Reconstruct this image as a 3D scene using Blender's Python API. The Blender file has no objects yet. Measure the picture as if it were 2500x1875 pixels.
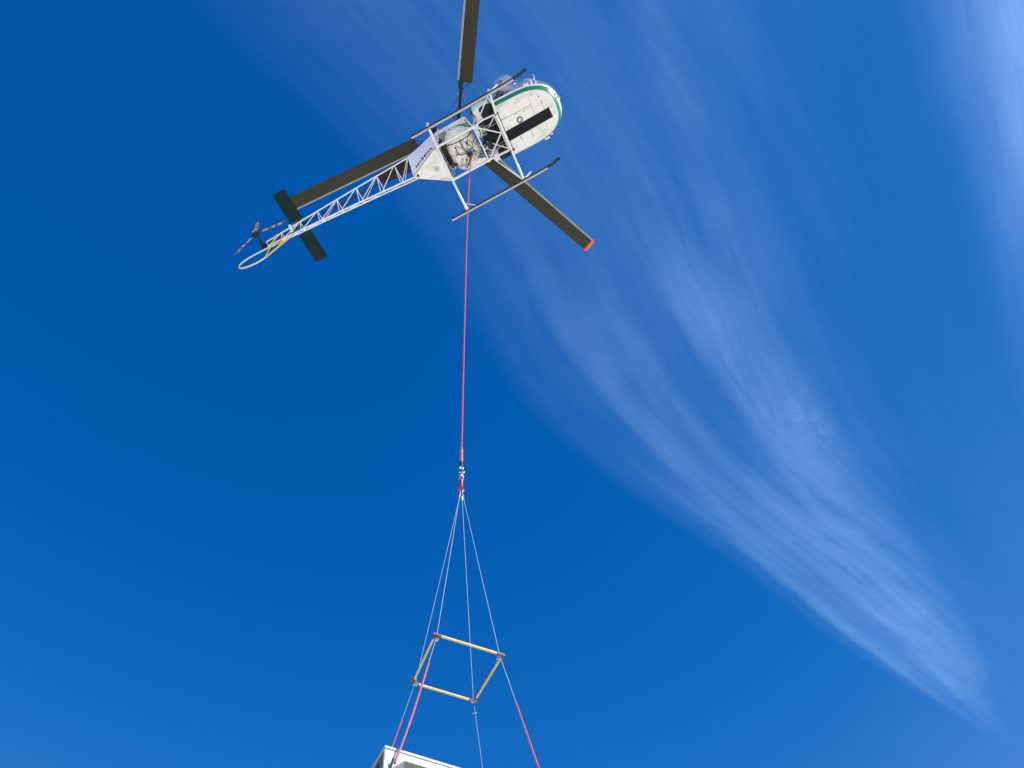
import bpy, bmesh, math, random
from mathutils import Vector, Matrix, Quaternion, Euler
random.seed(7)
R = math.radians
scene = bpy.context.scene
COL = scene.collection

# ------------------------------------------------------------------ camera
CAM_Z = 1.6
cam_data = bpy.data.cameras.new("camera")
cam_data.sensor_width = 36.0
cam_data.lens = 36.0 * 1880.0 / 2500.0
cam_data.clip_end = 20000.0
cam_data.clip_start = 0.05
cam = bpy.data.objects.new("camera", cam_data)
COL.objects.link(cam)
_r, _p = R(4.0), R(54.0)
fw = Vector((0, math.cos(_p), math.sin(_p)))
up0 = Vector((0, -math.sin(_p), math.cos(_p)))
ri0 = Vector((1, 0, 0))
ri = math.cos(_r) * ri0 - math.sin(_r) * up0
up = math.cos(_r) * up0 + math.sin(_r) * ri0
M = Matrix((ri, up, -fw)).transposed().to_4x4()
M.translation = Vector((0, 0, CAM_Z))
cam.matrix_world = M
scene.camera = cam

# ------------------------------------------------------------------ light
SUN_EL, SUN_AZ = R(40.0), R(-20.0)          # azimuth measured from +X towards +Y
SUN_DIR = Vector((math.cos(SUN_EL) * math.cos(SUN_AZ), math.cos(SUN_EL) * math.sin(SUN_AZ), math.sin(SUN_EL)))
sun_data = bpy.data.lights.new("sun", 'SUN')
sun_data.energy = 4.2
sun_data.angle = R(0.53)
sun_data.color = (1.0, 0.955, 0.885)
sun = bpy.data.objects.new("sun", sun_data)
sun.rotation_mode = 'QUATERNION'
sun.rotation_quaternion = SUN_DIR.to_track_quat('Z', 'Y')
sun.location = SUN_DIR * 60
COL.objects.link(sun)

world = bpy.data.worlds.new("World")
scene.world = world
world.use_nodes = True
nt = world.node_tree
nt.nodes.clear()


def N(tree, typ, **kw):
    n = tree.nodes.new(typ)
    for k, v in kw.items():
        setattr(n, k, v)
    return n


def L(tree, a, b):
    tree.links.new(a, b)


def mth(tree, op, a, b=None, c=None, clamp=False):
    n = tree.nodes.new('ShaderNodeMath')
    n.operation = op
    n.use_clamp = clamp
    for i, v in enumerate((a, b, c)):
        if v is None:
            continue
        if isinstance(v, (int, float)):
            n.inputs[i].default_value = v
        else:
            tree.links.new(v, n.inputs[i])
    return n.outputs[0]


def smooth(tree, val, lo, hi):
    n = tree.nodes.new('ShaderNodeMapRange')
    n.interpolation_type = 'SMOOTHSTEP'
    tree.links.new(val, n.inputs['Value'])
    n.inputs['From Min'].default_value = lo
    n.inputs['From Max'].default_value = hi
    return n.outputs['Result']


def fcurve(tree, val, pts, lo, hi):
    """piecewise curve through pts (x in lo..hi, y free): remaps to 0..1 internally"""
    ys = [p[1] for p in pts]
    y0, y1 = min(ys), max(ys)
    mr = tree.nodes.new('ShaderNodeMapRange')
    tree.links.new(val, mr.inputs['Value'])
    mr.inputs['From Min'].default_value = lo
    mr.inputs['From Max'].default_value = hi
    mr.clamp = True
    fc = tree.nodes.new('ShaderNodeFloatCurve')
    cv = fc.mapping.curves[0]
    q = [((p[0] - lo) / (hi - lo), (p[1] - y0) / (y1 - y0)) for p in pts]
    while len(cv.points) < len(q):
        cv.points.new(0.5, 0.5)
    for i, (x, y) in enumerate(q):
        cv.points[i].location = (x, y)
    fc.mapping.update()
    tree.links.new(mr.outputs['Result'], fc.inputs['Value'])
    return mth(tree, 'MULTIPLY_ADD', fc.outputs[0], y1 - y0, y0)


sky = N(nt, 'ShaderNodeTexSky', sky_type='NISHITA')
sky.sun_disc = False
sky.sun_elevation = SUN_EL
sky.sun_rotation = math.pi / 2 - SUN_AZ
sky.altitude = 1600.0
sky.air_density = 1.0
sky.dust_density = 0.25
sky.ozone_density = 2.5
# the clear air of the day: deep blue (same correction over the whole sky)
sep = N(nt, 'ShaderNodeSeparateColor')
L(nt, sky.outputs[0], sep.inputs[0])
R0 = mth(nt, 'MULTIPLY', sep.outputs[0], 0.1)
r_ = mth(nt, 'MINIMUM', mth(nt, 'MULTIPLY', mth(nt, 'POWER', R0, 5.0), 1250.0), mth(nt, 'MULTIPLY', R0, 1.2))
g_ = mth(nt, 'MULTIPLY', mth(nt, 'POWER', mth(nt, 'MULTIPLY', sep.outputs[1], 0.1), 0.95), 0.638)
r_ = mth(nt, 'MINIMUM', r_, mth(nt, 'MULTIPLY', g_, 0.80))
b_ = mth(nt, 'MULTIPLY', mth(nt, 'POWER', mth(nt, 'MULTIPLY', sep.outputs[2], 0.149), 0.68), 0.676)
comb = N(nt, 'ShaderNodeCombineColor')
L(nt, r_, comb.inputs[0]); L(nt, g_, comb.inputs[1]); L(nt, b_, comb.inputs[2])

# cirrus on a level sheet high above: direction -> point of the sheet
tc = N(nt, 'ShaderNodeTexCoord')
sx = N(nt, 'ShaderNodeSeparateXYZ')
L(nt, tc.outputs['Generated'], sx.inputs[0])
zc_ = mth(nt, 'MAXIMUM', sx.outputs[2], 0.06)
U = mth(nt, 'DIVIDE', sx.outputs[0], zc_)
V = mth(nt, 'DIVIDE', sx.outputs[1], zc_)
wv = N(nt, 'ShaderNodeCombineXYZ')
L(nt, U, wv.inputs[0]); L(nt, V, wv.inputs[1])
warp = N(nt, 'ShaderNodeTexNoise')
L(nt, wv.outputs[0], warp.inputs['Vector'])
warp.inputs['Scale'].default_value = 2.2
warp.inputs['Detail'].default_value = 2.0
wob = mth(nt, 'MULTIPLY_ADD', warp.outputs[0], 0.5, -0.25)
uL = fcurve(nt, V, [(-2, -1.75), (0.15, -0.31), (0.42, -0.13), (0.66, -0.02), (0.8, 0.05), (1.02, 0.23), (1.22, 0.43), (1.58, 0.77), (1.95, 1.16), (4, 3.2)], -2, 4)
uR = fcurve(nt, V, [(-2, -0.9), (0.17, 0.17), (0.41, 0.27), (0.64, 0.38), (0.95, 0.58), (1.42, 0.90), (1.95, 1.21), (4, 3.4)], -2, 4)
wid = mth(nt, 'SUBTRACT', uR, uL)
Uw = mth(nt, 'MULTIPLY_ADD', wob, mth(nt, 'MULTIPLY', wid, 0.35), U)
A_ = mth(nt, 'DIVIDE', mth(nt, 'SUBTRACT', Uw, uL), wid)


def ramp(tree, val, lo, hi, stops):
    mr = tree.nodes.new('ShaderNodeMapRange')
    tree.links.new(val, mr.inputs['Value'])
    mr.inputs['From Min'].default_value = lo
    mr.inputs['From Max'].default_value = hi
    cr = tree.nodes.new('ShaderNodeValToRGB')
    cr.color_ramp.interpolation = 'EASE'
    el = cr.color_ramp.elements
    while len(el) < len(stops):
        el.new(0.5)
    for i, (p, v) in enumerate(stops):
        el[i].position = (p - lo) / (hi - lo)
        el[i].color = (v, v, v, 1)
    tree.links.new(mr.outputs['Result'], cr.inputs[0])
    return cr.outputs[0]


topP = ramp(nt, A_, -0.4, 2.4, [(-0.4, 0), (-0.08, 0.0), (0.10, .10), (0.22, .16), (0.36, .30), (0.44, .24), (0.60, .28), (0.80, .30), (0.92, .26), (1.02, .40), (1.12, .27), (1.35, .13), (1.6, .07), (2.4, 0.02)])
midP = ramp(nt, A_, -0.4, 2.4, [(-0.4, 0), (-0.06, 0.0), (0.10, .12), (0.24, .20), (0.31, .58), (0.40, .40), (0.50, .40), (0.60, .22), (0.69, .24), (0.77, .80), (0.92, .66), (1.10, .28), (1.35, .08), (2.4, 0.02)])
botP = ramp(nt, A_, -0.4, 2.4, [(-0.4, 0), (-0.03, 0.0), (0.09, .16), (0.19, .74), (0.30, .52), (0.38, .44), (0.46, .60), (0.54, .92), (0.70, .86), (0.84, .78), (0.98, .46), (1.14, .16), (1.4, .08), (2.4, 0.02)])
m1 = N(nt, 'ShaderNodeMix', data_type='FLOAT')
L(nt, smooth(nt, V, 0.38, 0.74), m1.inputs[0]); L(nt, topP, m1.inputs[2]); L(nt, midP, m1.inputs[3])
m2 = N(nt, 'ShaderNodeMix', data_type='FLOAT')
L(nt, smooth(nt, V, 0.82, 1.18), m2.inputs[0]); L(nt, m1.outputs[0], m2.inputs[2]); L(nt, botP, m2.inputs[3])
dens = m2.outputs[0]
# long fibres drawn out along the band, coarse and fine
def fibre(ka, kv, detail, rough, dist):
    fv = N(nt, 'ShaderNodeCombineXYZ')
    L(nt, mth(nt, 'MULTIPLY', mth(nt, 'MULTIPLY', A_, wid), ka), fv.inputs[0]); L(nt, mth(nt, 'MULTIPLY', V, kv), fv.inputs[1])
    fb = N(nt, 'ShaderNodeTexNoise')
    L(nt, fv.outputs[0], fb.inputs['Vector'])
    fb.inputs['Scale'].default_value = 1.0
    fb.inputs['Detail'].default_value = detail
    fb.inputs['Roughness'].default_value = rough
    fb.inputs['Distortion'].default_value = dist
    return fb.outputs[0]


f1 = fibre(15.0, 1.4, 5.0, 0.55, 0.20)
f2 = fibre(52.0, 5.0, 4.0, 0.6, 0.45)
f3 = fibre(6.0, 5.0, 4.0, 0.6, 0.6)
ff = mth(nt, 'MULTIPLY_ADD', mth(nt, 'SUBTRACT', f1, 0.5), 1.6, mth(nt, 'MULTIPLY_ADD', mth(nt, 'SUBTRACT', f2, 0.5), 0.8, mth(nt, 'MULTIPLY_ADD', mth(nt, 'SUBTRACT', f3, 0.5), 1.1, 1.0)))
dens = mth(nt, 'MULTIPLY', dens, mth(nt, 'MAXIMUM', ff, 0.12))
# the band runs out in a point towards the horizon
dens = mth(nt, 'MULTIPLY', dens, mth(nt, 'SUBTRACT', 1.0, smooth(nt, V, 1.45, 2.02)))
# second sheet of cirrus to the right
T_ = mth(nt, 'SUBTRACT', Uw, mth(nt, 'MULTIPLY_ADD', V, 0.53, 0.425))
sh2 = mth(nt, 'MULTIPLY', smooth(nt, T_, -0.05, 0.17), mth(nt, 'MULTIPLY_ADD', smooth(nt, V, 0.22, 0.85), -1.9, 2.4))
sh3 = mth(nt, 'MULTIPLY', smooth(nt, U, 0.65, 1.30), 0.16)
hv = N(nt, 'ShaderNodeTexNoise')
L(nt, wv.outputs[0], hv.inputs['Vector'])
hv.inputs['Scale'].default_value = 1.6
hv.inputs['Detail'].default_value = 4.0
tv = N(nt, 'ShaderNodeCombineXYZ')
L(nt, mth(nt, 'MULTIPLY', T_, 16.0), tv.inputs[0]); L(nt, mth(nt, 'MULTIPLY', V, 2.0), tv.inputs[1])
tn = N(nt, 'ShaderNodeTexNoise')
L(nt, tv.outputs[0], tn.inputs['Vector'])
tn.inputs['Scale'].default_value = 1.0
tn.inputs['Detail'].default_value = 6.0
tn.inputs['Roughness'].default_value = 0.6
tn.inputs['Distortion'].default_value = 0.3
sh2 = mth(nt, 'MULTIPLY', sh2, mth(nt, 'MULTIPLY', mth(nt, 'MULTIPLY_ADD', hv.outputs[0], 0.9, 0.35), mth(nt, 'MAXIMUM', mth(nt, 'MULTIPLY_ADD', tn.outputs[0], 2.2, -0.15), 0.15)))
dens = mth(nt, 'ADD', dens, mth(nt, 'ADD', sh2, sh3))
# small curdled puffs on the upper edge of the band
pd = N(nt, 'ShaderNodeVectorMath', operation='DISTANCE')
pv = N(nt, 'ShaderNodeCombineXYZ')
L(nt, mth(nt, 'MULTIPLY', mth(nt, 'ADD', U, mth(nt, 'MULTIPLY', V, -0.55)), 2.6), pv.inputs[0]); L(nt, V, pv.inputs[1])
L(nt, pv.outputs[0], pd.inputs[0])
pd.inputs[1].default_value = ((0.497 - 0.55 * 0.855) * 2.6, 0.855, 0)
pn = N(nt, 'ShaderNodeTexNoise')
L(nt, wv.outputs[0], pn.inputs['Vector'])
pn.inputs['Scale'].default_value = 20.0
pn.inputs['Detail'].default_value = 5.0
pn.inputs['Roughness'].default_value = 0.62
puff = mth(nt, 'MULTIPLY', mth(nt, 'SUBTRACT', 1.0, smooth(nt, pd.outputs['Value'], 0.0, 0.15)), smooth(nt, pn.outputs[0], 0.42, 0.75))
dens = mth(nt, 'ADD', dens, mth(nt, 'MULTIPLY', puff, 0.6))
dens = mth(nt, 'MINIMUM', mth(nt, 'MULTIPLY', dens, 0.32), 0.9)
cmix = N(nt, 'ShaderNodeMix', data_type='RGBA')
L(nt, dens, cmix.inputs[0])
L(nt, comb.outputs[0], cmix.inputs[6])
cmix.inputs[7].default_value = (0.27, 0.49, 0.84, 1)
bg = N(nt, 'ShaderNodeBackground')
bg.inputs[1].default_value = 1.0
L(nt, cmix.outputs[2], bg.inputs[0])
wo = N(nt, 'ShaderNodeOutputWorld')
L(nt, bg.outputs[0], wo.inputs[0])

scene.view_settings.view_transform = 'Standard'
scene.view_settings.look = 'None'
scene.view_settings.exposure = 0.5
scene.view_settings.gamma = 1.0
scene.view_settings.use_curve_mapping = False
scene.render.engine = 'CYCLES'
scene.cycles.max_bounces = 10
scene.cycles.transparent_max_bounces = 24
scene.cycles.use_denoising = True

# ------------------------------------------------------------------ materials
MATS = {}


def lin(r, g, b):
    f = lambda c: (c / 255 / 12.92) if c / 255 <= 0.04045 else ((c / 255 + 0.055) / 1.055) ** 2.4
    return (f(r), f(g), f(b))


def mat(name, col, rough=0.5, metal=0.0, dirt=None, damt=0.0, dscale=6.0, dlo=0.5, dhi=0.75, bump=0.0, bscale=40.0, vary=0.0, coat=0.0, streak=(1, 1, 1), spec=0.5, speck=0.0, sscale=40.0, scol=(0.16, 0.14, 0.11)):
    m = bpy.data.materials.new(name)
    m.use_nodes = True
    t = m.node_tree
    b = t.nodes['Principled BSDF']
    b.inputs['Base Color'].default_value = (*col, 1)
    b.inputs['Roughness'].default_value = rough
    b.inputs['Metallic'].default_value = metal
    b.inputs['Specular IOR Level'].default_value = spec
    b.inputs['Coat Weight'].default_value = coat
    co = t.nodes.new('ShaderNodeTexCoord')
    mp = t.nodes.new('ShaderNodeMapping')
    mp.inputs['Scale'].default_value = streak
    L(t, co.outputs['Object'], mp.inputs[0])
    cur = None
    if vary > 0:
        n = t.nodes.new('ShaderNodeTexNoise')
        L(t, mp.outputs[0], n.inputs['Vector'])
        n.inputs['Scale'].default_value = dscale * 0.45
        n.inputs['Detail'].default_value = 4
        mx = t.nodes.new('ShaderNodeMix'); mx.data_type = 'RGBA'
        L(t, n.outputs[0], mx.inputs[0])
        mx.inputs[6].default_value = (*[c * (1 - vary) for c in col], 1)
        mx.inputs[7].default_value = (*[min(1, c * (1 + vary)) for c in col], 1)
        cur = mx.outputs[2]
    if dirt:
        n = t.nodes.new('ShaderNodeTexNoise')
        L(t, mp.outputs[0], n.inputs['Vector'])
        n.inputs['Scale'].default_value = dscale
        n.inputs['Detail'].default_value = 8
        n.inputs['Roughness'].default_value = 0.65
        n.inputs['Distortion'].default_value = 0.6
        f = mth(t, 'MULTIPLY', smooth(t, n.outputs[0], dlo, dhi), damt)
        mx = t.nodes.new('ShaderNodeMix'); mx.data_type = 'RGBA'
        L(t, f, mx.inputs[0])
        if cur is None:
            mx.inputs[6].default_value = (*col, 1)
        else:
            L(t, cur, mx.inputs[6])
        mx.inputs[7].default_value = (*dirt, 1)
        cur = mx.outputs[2]
        L(t, mth(t, 'MULTIPLY_ADD', f, 0.35, rough, clamp=True), b.inputs['Roughness'])
    if speck > 0:
        n = t.nodes.new('ShaderNodeTexNoise')
        L(t, co.outputs['Object'], n.inputs['Vector'])
        n.inputs['Scale'].default_value = sscale
        n.inputs['Detail'].default_value = 6
        n.inputs['Roughness'].default_value = 0.7
        f = mth(t, 'MULTIPLY', smooth(t, n.outputs[0], 0.62, 0.72), speck)
        mx = t.nodes.new('ShaderNodeMix'); mx.data_type = 'RGBA'
        L(t, f, mx.inputs[0])
        if cur is None:
            mx.inputs[6].default_value = (*col, 1)
        else:
            L(t, cur, mx.inputs[6])
        mx.inputs[7].default_value = (*scol, 1)
        cur = mx.outputs[2]
    if cur is not None:
        L(t, cur, b.inputs['Base Color'])
    if bump > 0:
        n = t.nodes.new('ShaderNodeTexNoise')
        L(t, co.outputs['Object'], n.inputs['Vector'])
        n.inputs['Scale'].default_value = bscale
        n.inputs['Detail'].default_value = 4
        bp = t.nodes.new('ShaderNodeBump')
        bp.inputs['Strength'].default_value = bump
        bp.inputs['Distance'].default_value = 0.004
        L(t, n.outputs[0], bp.inputs['Height'])
        L(t, bp.outputs[0], b.inputs['Normal'])
    MATS[name] = m
    return m


WHITE = (0.80, 0.79, 0.74)
mat('white_paint', WHITE, 0.38, speck=0.7, sscale=11, dirt=(0.34, 0.31, 0.24), damt=0.55, dscale=7, dlo=0.52, dhi=0.8, vary=0.05, coat=0.2, bump=0.05, bscale=14)
mat('belly_paint', (0.84, 0.82, 0.74), 0.45, speck=0.6, sscale=9, dirt=(0.40, 0.35, 0.27), damt=0.75, dscale=3.4, dlo=0.46, dhi=0.78, vary=0.09, coat=0.15, bump=0.10, bscale=7, streak=(0.55, 1.5, 1))
mat('tube_paint', (0.82, 0.80, 0.74), 0.35, speck=0.6, sscale=14, dirt=(0.25, 0.22, 0.18), damt=0.75, dscale=16, dlo=0.58, dhi=0.72, coat=0.2)
mat('tank_paint', (0.84, 0.81, 0.71), 0.40, speck=0.8, sscale=8, dirt=(0.28, 0.25, 0.19), damt=0.8, dscale=5, dlo=0.52, dhi=0.78, vary=0.06, bump=0.08, bscale=9)
mat('side_paint', (0.78, 0.79, 0.80), 0.4, dirt=(0.45, 0.43, 0.38), damt=0.35, dscale=5, dlo=0.55, dhi=0.8, vary=0.04, bump=0.12, bscale=5)
mat('green_paint', (0.010, 0.225, 0.075), 0.35, dirt=(0.08, 0.13, 0.08), damt=0.4, dscale=10, coat=0.3)
mat('black_strip', (0.010, 0.011, 0.014), 0.85, spec=0.25, bump=0.4, bscale=200, dirt=(0.05, 0.05, 0.05), damt=0.5, dscale=20)
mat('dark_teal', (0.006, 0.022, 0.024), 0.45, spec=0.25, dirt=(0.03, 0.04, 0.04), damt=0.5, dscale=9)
mat('stab_green', (0.0012, 0.019, 0.018), 0.6, dirt=(0.002, 0.026, 0.025), damt=0.5, dscale=12, vary=0.12, spec=0.2)
mat('black_rubber', (0.012, 0.012, 0.013), 0.7)
mat('dark_metal', (0.045, 0.045, 0.048), 0.45, 0.7, dirt=(0.02, 0.018, 0.015), damt=0.7, dscale=14)
mat('black_metal', (0.014, 0.015, 0.019), 0.5, 0.3, dirt=(0.05, 0.05, 0.05), damt=0.4, dscale=14)
mat('grey_metal', (0.34, 0.34, 0.32), 0.42, 0.5, dirt=(0.08, 0.07, 0.06), damt=0.8, dscale=11, vary=0.1)
mat('bright_steel', (0.55, 0.55, 0.53), 0.32, 0.9, dirt=(0.25, 0.22, 0.18), damt=0.5, dscale=18)
mat('wire_steel', (0.30, 0.33, 0.38), 0.55, 0.2)
mat('skid_black', (0.012, 0.012, 0.014), 0.5, dirt=(0.12, 0.11, 0.10), damt=0.5, dscale=18)
mat('skid_worn', (0.50, 0.47, 0.41), 0.5, 0.15, dirt=(0.16, 0.14, 0.12), damt=0.8, dscale=11, streak=(0.4, 2, 2))
mat('blade_paint', (0.043, 0.041, 0.028), 0.7, dirt=(0.065, 0.062, 0.045), damt=0.5, dscale=4, vary=0.12, streak=(0.3, 2, 1), spec=0.2)
mat('blade_edge', (0.33, 0.32, 0.27), 0.45, 0.3, dirt=(0.1, 0.1, 0.08), damt=0.6, dscale=9)
mat('orange_tip', (0.95, 0.105, 0.022), 0.45)
mat('yellow_paint', (0.78, 0.55, 0.045), 0.4, dirt=(0.30, 0.20, 0.05), damt=0.6, dscale=14)
mat('pale_yellow', (0.72, 0.66, 0.47), 0.4, dirt=(0.30, 0.25, 0.15), damt=0.5, dscale=14)
mat('tail_red', (0.50, 0.035, 0.016), 0.5)
mat('tail_cream', (0.66, 0.42, 0.27), 0.5, dirt=(0.45, 0.16, 0.08), damt=0.6, dscale=12)
mat('exhaust_brown', (0.030, 0.014, 0.012), 0.55, 0.5, dirt=(0.09, 0.045, 0.03), damt=0.6, dscale=8)
mat('shaft_blue', (0.010, 0.018, 0.07), 0.4, 0.2)
mat('hook_blue', (0.016, 0.020, 0.07), 0.5, 0.2, dirt=(0.05, 0.04, 0.04), damt=0.5, dscale=20)
mat('rope_red', (0.52, 0.045, 0.055), 0.75, dirt=(0.30, 0.03, 0.04), damt=0.6, dscale=60, bump=0.6, bscale=160)
mat('sleeve_red', (0.46, 0.085, 0.11), 0.6, dirt=(0.50, 0.20, 0.24), damt=0.5, dscale=12, bump=0.3, bscale=60)
mat('hook_red', (0.45, 0.022, 0.02), 0.35, dirt=(0.2, 0.05, 0.04), damt=0.6, dscale=25)
mat('bar_yellow', (0.68, 0.47, 0.10), 0.45, speck=0.7, sscale=22, scol=(0.20,0.10,0.05), dirt=(0.34, 0.27, 0.14), damt=0.65, dscale=11, vary=0.1)
mat('bar_red', (0.17, 0.045, 0.040), 0.5, dirt=(0.16, 0.07, 0.05), damt=0.6, dscale=16)
mat('unit_paint', (0.37, 0.40, 0.355), 0.45, dirt=(0.32, 0.34, 0.30), damt=0.4, dscale=3, vary=0.03)
mat('unit_grey', (0.23, 0.25, 0.225), 0.5, dirt=(0.15, 0.15, 0.14), damt=0.5, dscale=6)
mat('unit_dark', (0.02, 0.022, 0.024), 0.7)
mat('sticker', (0.58, 0.60, 0.59), 0.4, vary=0.02)
mat('coil', (0.10, 0.10, 0.10), 0.5, 0.6)
mat('shaded_end', (0.075, 0.09, 0.10), 0.6, dirt=(0.12, 0.13, 0.13), damt=0.5, dscale=8)  # dark grey carries the shade of the unit's left face in its colour
mat('letter_black', (0.012, 0.014, 0.03), 0.5)
mat('jacket_dark', (0.012, 0.014, 0.022), 0.8, bump=0.3, bscale=30)
mat('jacket_brown', (0.16, 0.075, 0.055), 0.8, bump=0.3, bscale=30)
mat('skin', (0.50, 0.28, 0.20), 0.5)
mat('helmet', (0.012, 0.014, 0.02), 0.3)
mat('line_dark', (0.11, 0.10, 0.085), 0.7)
mat('panel_line', (0.30, 0.28, 0.24), 0.6)
mat('lens', (0.75, 0.75, 0.72), 0.12, 0.6)


def glass_mat():
    m = bpy.data.materials.new('canopy_glass')
    m.use_nodes = True
    t = m.node_tree
    t.nodes.clear()
    tr = t.nodes.new('ShaderNodeBsdfTransparent'); tr.inputs[0].default_value = (0.90, 0.915, 0.935, 1)
    gl = t.nodes.new('ShaderNodeBsdfGlossy'); gl.inputs['Roughness'].default_value = 0.03
    df = t.nodes.new('ShaderNodeBsdfTranslucent'); df.inputs[0].default_value = (0.8, 0.85, 0.9, 1)
    fa = t.nodes.new('ShaderNodeLayerWeight'); fa.inputs[0].default_value = 0.5
    lwv = mth(t, 'MULTIPLY_ADD', mth(t, 'POWER', fa.outputs['Facing'], 4.0), 0.75, 0.035)
    mx = t.nodes.new('ShaderNodeMixShader')
    mx0 = t.nodes.new('ShaderNodeMixShader'); mx0.inputs[0].default_value = 0.17
    L(t, tr.outputs[0], mx0.inputs[1]); L(t, df.outputs[0], mx0.inputs[2])
    L(t, lwv, mx.inputs[0]); L(t, mx0.outputs[0], mx.inputs[1]); L(t, gl.outputs[0], mx.inputs[2])
    o = t.nodes.new('ShaderNodeOutputMaterial')
    L(t, mx.outputs[0], o.inputs[0])
    MATS['canopy_glass'] = m


glass_mat()

# ------------------------------------------------------------------ mesh helpers


def obj(name, bm, material, parent=None, smooth_angle=35, label=None, cat=None, group=None, kind=None, mat2=None):
    me = bpy.data.meshes.new(name)
    bmesh.ops.recalc_face_normals(bm, faces=bm.faces[:])
    bm.to_mesh(me)
    bm.free()
    me.materials.append(MATS[material])
    for x in (mat2 or []):
        me.materials.append(MATS[x])
    if smooth_angle:
        me.polygons.foreach_set('use_smooth', [True] * len(me.polygons))
        me.set_sharp_from_angle(angle=R(smooth_angle))
    o = bpy.data.objects.new(name, me)
    COL.objects.link(o)
    if parent is not None:
        o.parent = parent
    for k, v in (('label', label), ('category', cat), ('group', group), ('kind', kind)):
        if v:
            o[k] = v
    return o


def empty(name, loc=(0, 0, 0), label=None, cat=None, group=None):
    o = bpy.data.objects.new(name, None)
    o.empty_display_size = 0.2
    COL.objects.link(o)
    o.location = loc
    for k, v in (('label', label), ('category', cat), ('group', group)):
        if v:
            o[k] = v
    return o


def tube(bm, pts, r, seg=10, cap=True, closed=False):
    pts = [Vector(p) for p in pts]
    n = len(pts)
    rad = r if isinstance(r, (list, tuple)) else [r] * n
    rings = []
    prev = None
    for i in range(n):
        if closed:
            d = (pts[(i + 1) % n] - pts[i - 1]).normalized()
        elif i == 0:
            d = (pts[1] - pts[0]).normalized()
        elif i == n - 1:
            d = (pts[-1] - pts[-2]).normalized()
        else:
            d = ((pts[i + 1] - pts[i]).normalized() + (pts[i] - pts[i - 1]).normalized()).normalized()
        if prev is None:
            a = Vector((0, 0, 1)) if abs(d.z) < 0.9 else Vector((1, 0, 0))
            u = d.cross(a).normalized()
        else:
            u = (prev - d * prev.dot(d)).normalized()
        prev = u
        v = d.cross(u)
        ring = []
        for k in range(seg):
            a = 2 * math.pi * k / seg
            ring.append(bm.verts.new(pts[i] + (u * math.cos(a) + v * math.sin(a)) * rad[i]))
        rings.append(ring)
    m = n if closed else n - 1
    for i in range(m):
        A, B = rings[i], rings[(i + 1) % n]
        for k in range(seg):
            bm.faces.new((A[k], A[(k + 1) % seg], B[(k + 1) % seg], B[k]))
    if cap and not closed:
        bm.faces.new(rings[0][::-1])
        bm.faces.new(rings[-1])
    return bm


def box(bm, c, s, rot=None, bevel=0.0):
    ret = bmesh.ops.create_cube(bm, size=1.0)
    vs = ret['verts']
    Mx = Matrix.Translation(Vector(c)) @ (rot.to_4x4() if rot is not None else Matrix.Identity(4)) @ Matrix.Diagonal((*s, 1))
    bmesh.ops.transform(bm, matrix=Mx, verts=vs)
    if bevel > 0:
        es = list({e for v in vs for e in v.link_edges})
        bmesh.ops.bevel(bm, geom=es, offset=bevel, segments=2, affect='EDGES', clamp_overlap=True)
    return bm


def bar(bm, a, b, w, h, upv=(0, 0, 1), bevel=0.004):
    """rectangular bar from a to b, w across, h along upv"""
    a, b = Vector(a), Vector(b)
    d = (b - a)
    ln = d.length
    d.normalize()
    y = Vector(upv).cross(d).normalized()
    z = d.cross(y)
    rot = Matrix((d, y, z)).transposed()
    return box(bm, (a + b) / 2, (ln, w, h), rot, bevel)


def prism(bm, poly, thick, nrm=None):
    """thin plate from a planar polygon (3D points), thickness along normal, centred on the polygon"""
    p = [Vector(q) for q in poly]
    if nrm is None:
        nrm = (p[1] - p[0]).cross(p[2] - p[0]).normalized()
    else:
        nrm = Vector(nrm).normalized()
    a = [bm.verts.new(q + nrm * thick / 2) for q in p]
    b = [bm.verts.new(q - nrm * thick / 2) for q in p]
    bm.faces.new(a)
    bm.faces.new(b[::-1])
    for i in range(len(p)):
        j = (i + 1) % len(p)
        bm.faces.new((a[i], b[i], b[j], a[j]))
    return bm


def loft(bm, rings, closed=True, cap0=False, cap1=False):
    vr = [[bm.verts.new(Vector(p)) for p in r] for r in rings]
    n = len(vr[0])
    for i in range(len(vr) - 1):
        for k in range(n if closed else n - 1):
            bm.faces.new((vr[i][k], vr[i][(k + 1) % n], vr[i + 1][(k + 1) % n], vr[i + 1][k]))
    if cap0:
        bm.faces.new(vr[0][::-1])
    if cap1:
        bm.faces.new(vr[-1])
    return vr


def superell(bm, c, h, n=2.6, nu=28, nv=18):
    """rounded box / barrel: half sizes h, exponent n"""
    def s(x, e):
        return math.copysign(abs(x) ** e, x)
    e = 2.0 / n
    rings = []
    for i in range(1, nv):
        ph = -math.pi / 2 + math.pi * i / nv
        ring = []
        for k in range(nu):
            th = 2 * math.pi * k / nu
            ring.append((c[0] + h[0] * s(math.cos(ph), e) * s(math.cos(th), e), c[1] + h[1] * s(math.cos(ph), e) * s(math.sin(th), e), c[2] + h[2] * s(math.sin(ph), e)))
        rings.append(ring)
    vr = loft(bm, rings)
    bt = bm.verts.new((c[0], c[1], c[2] - h[2]))
    tp = bm.verts.new((c[0], c[1], c[2] + h[2]))
    for k in range(nu):
        bm.faces.new((bt, vr[0][(k + 1) % nu], vr[0][k]))
        bm.faces.new((tp, vr[-1][k], vr[-1][(k + 1) % nu]))
    return bm


def cyl(bm, a, b, r, seg=20):
    return tube(bm, [a, b], r, seg)


def torus0(bm, c, r, tr):
    tube(bm, [(c[0] + r * math.cos(a), c[1] + r * math.sin(a), c[2]) for a in [2 * math.pi * i / 24 for i in range(24)]], tr, 6, closed=True)


def B():
    return bmesh.new()


def tpart(name, pts, r, material, parent, seg=8, label=None):
    return obj(name, tube(B(), pts, r, seg), material, parent, label=label)


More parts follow.
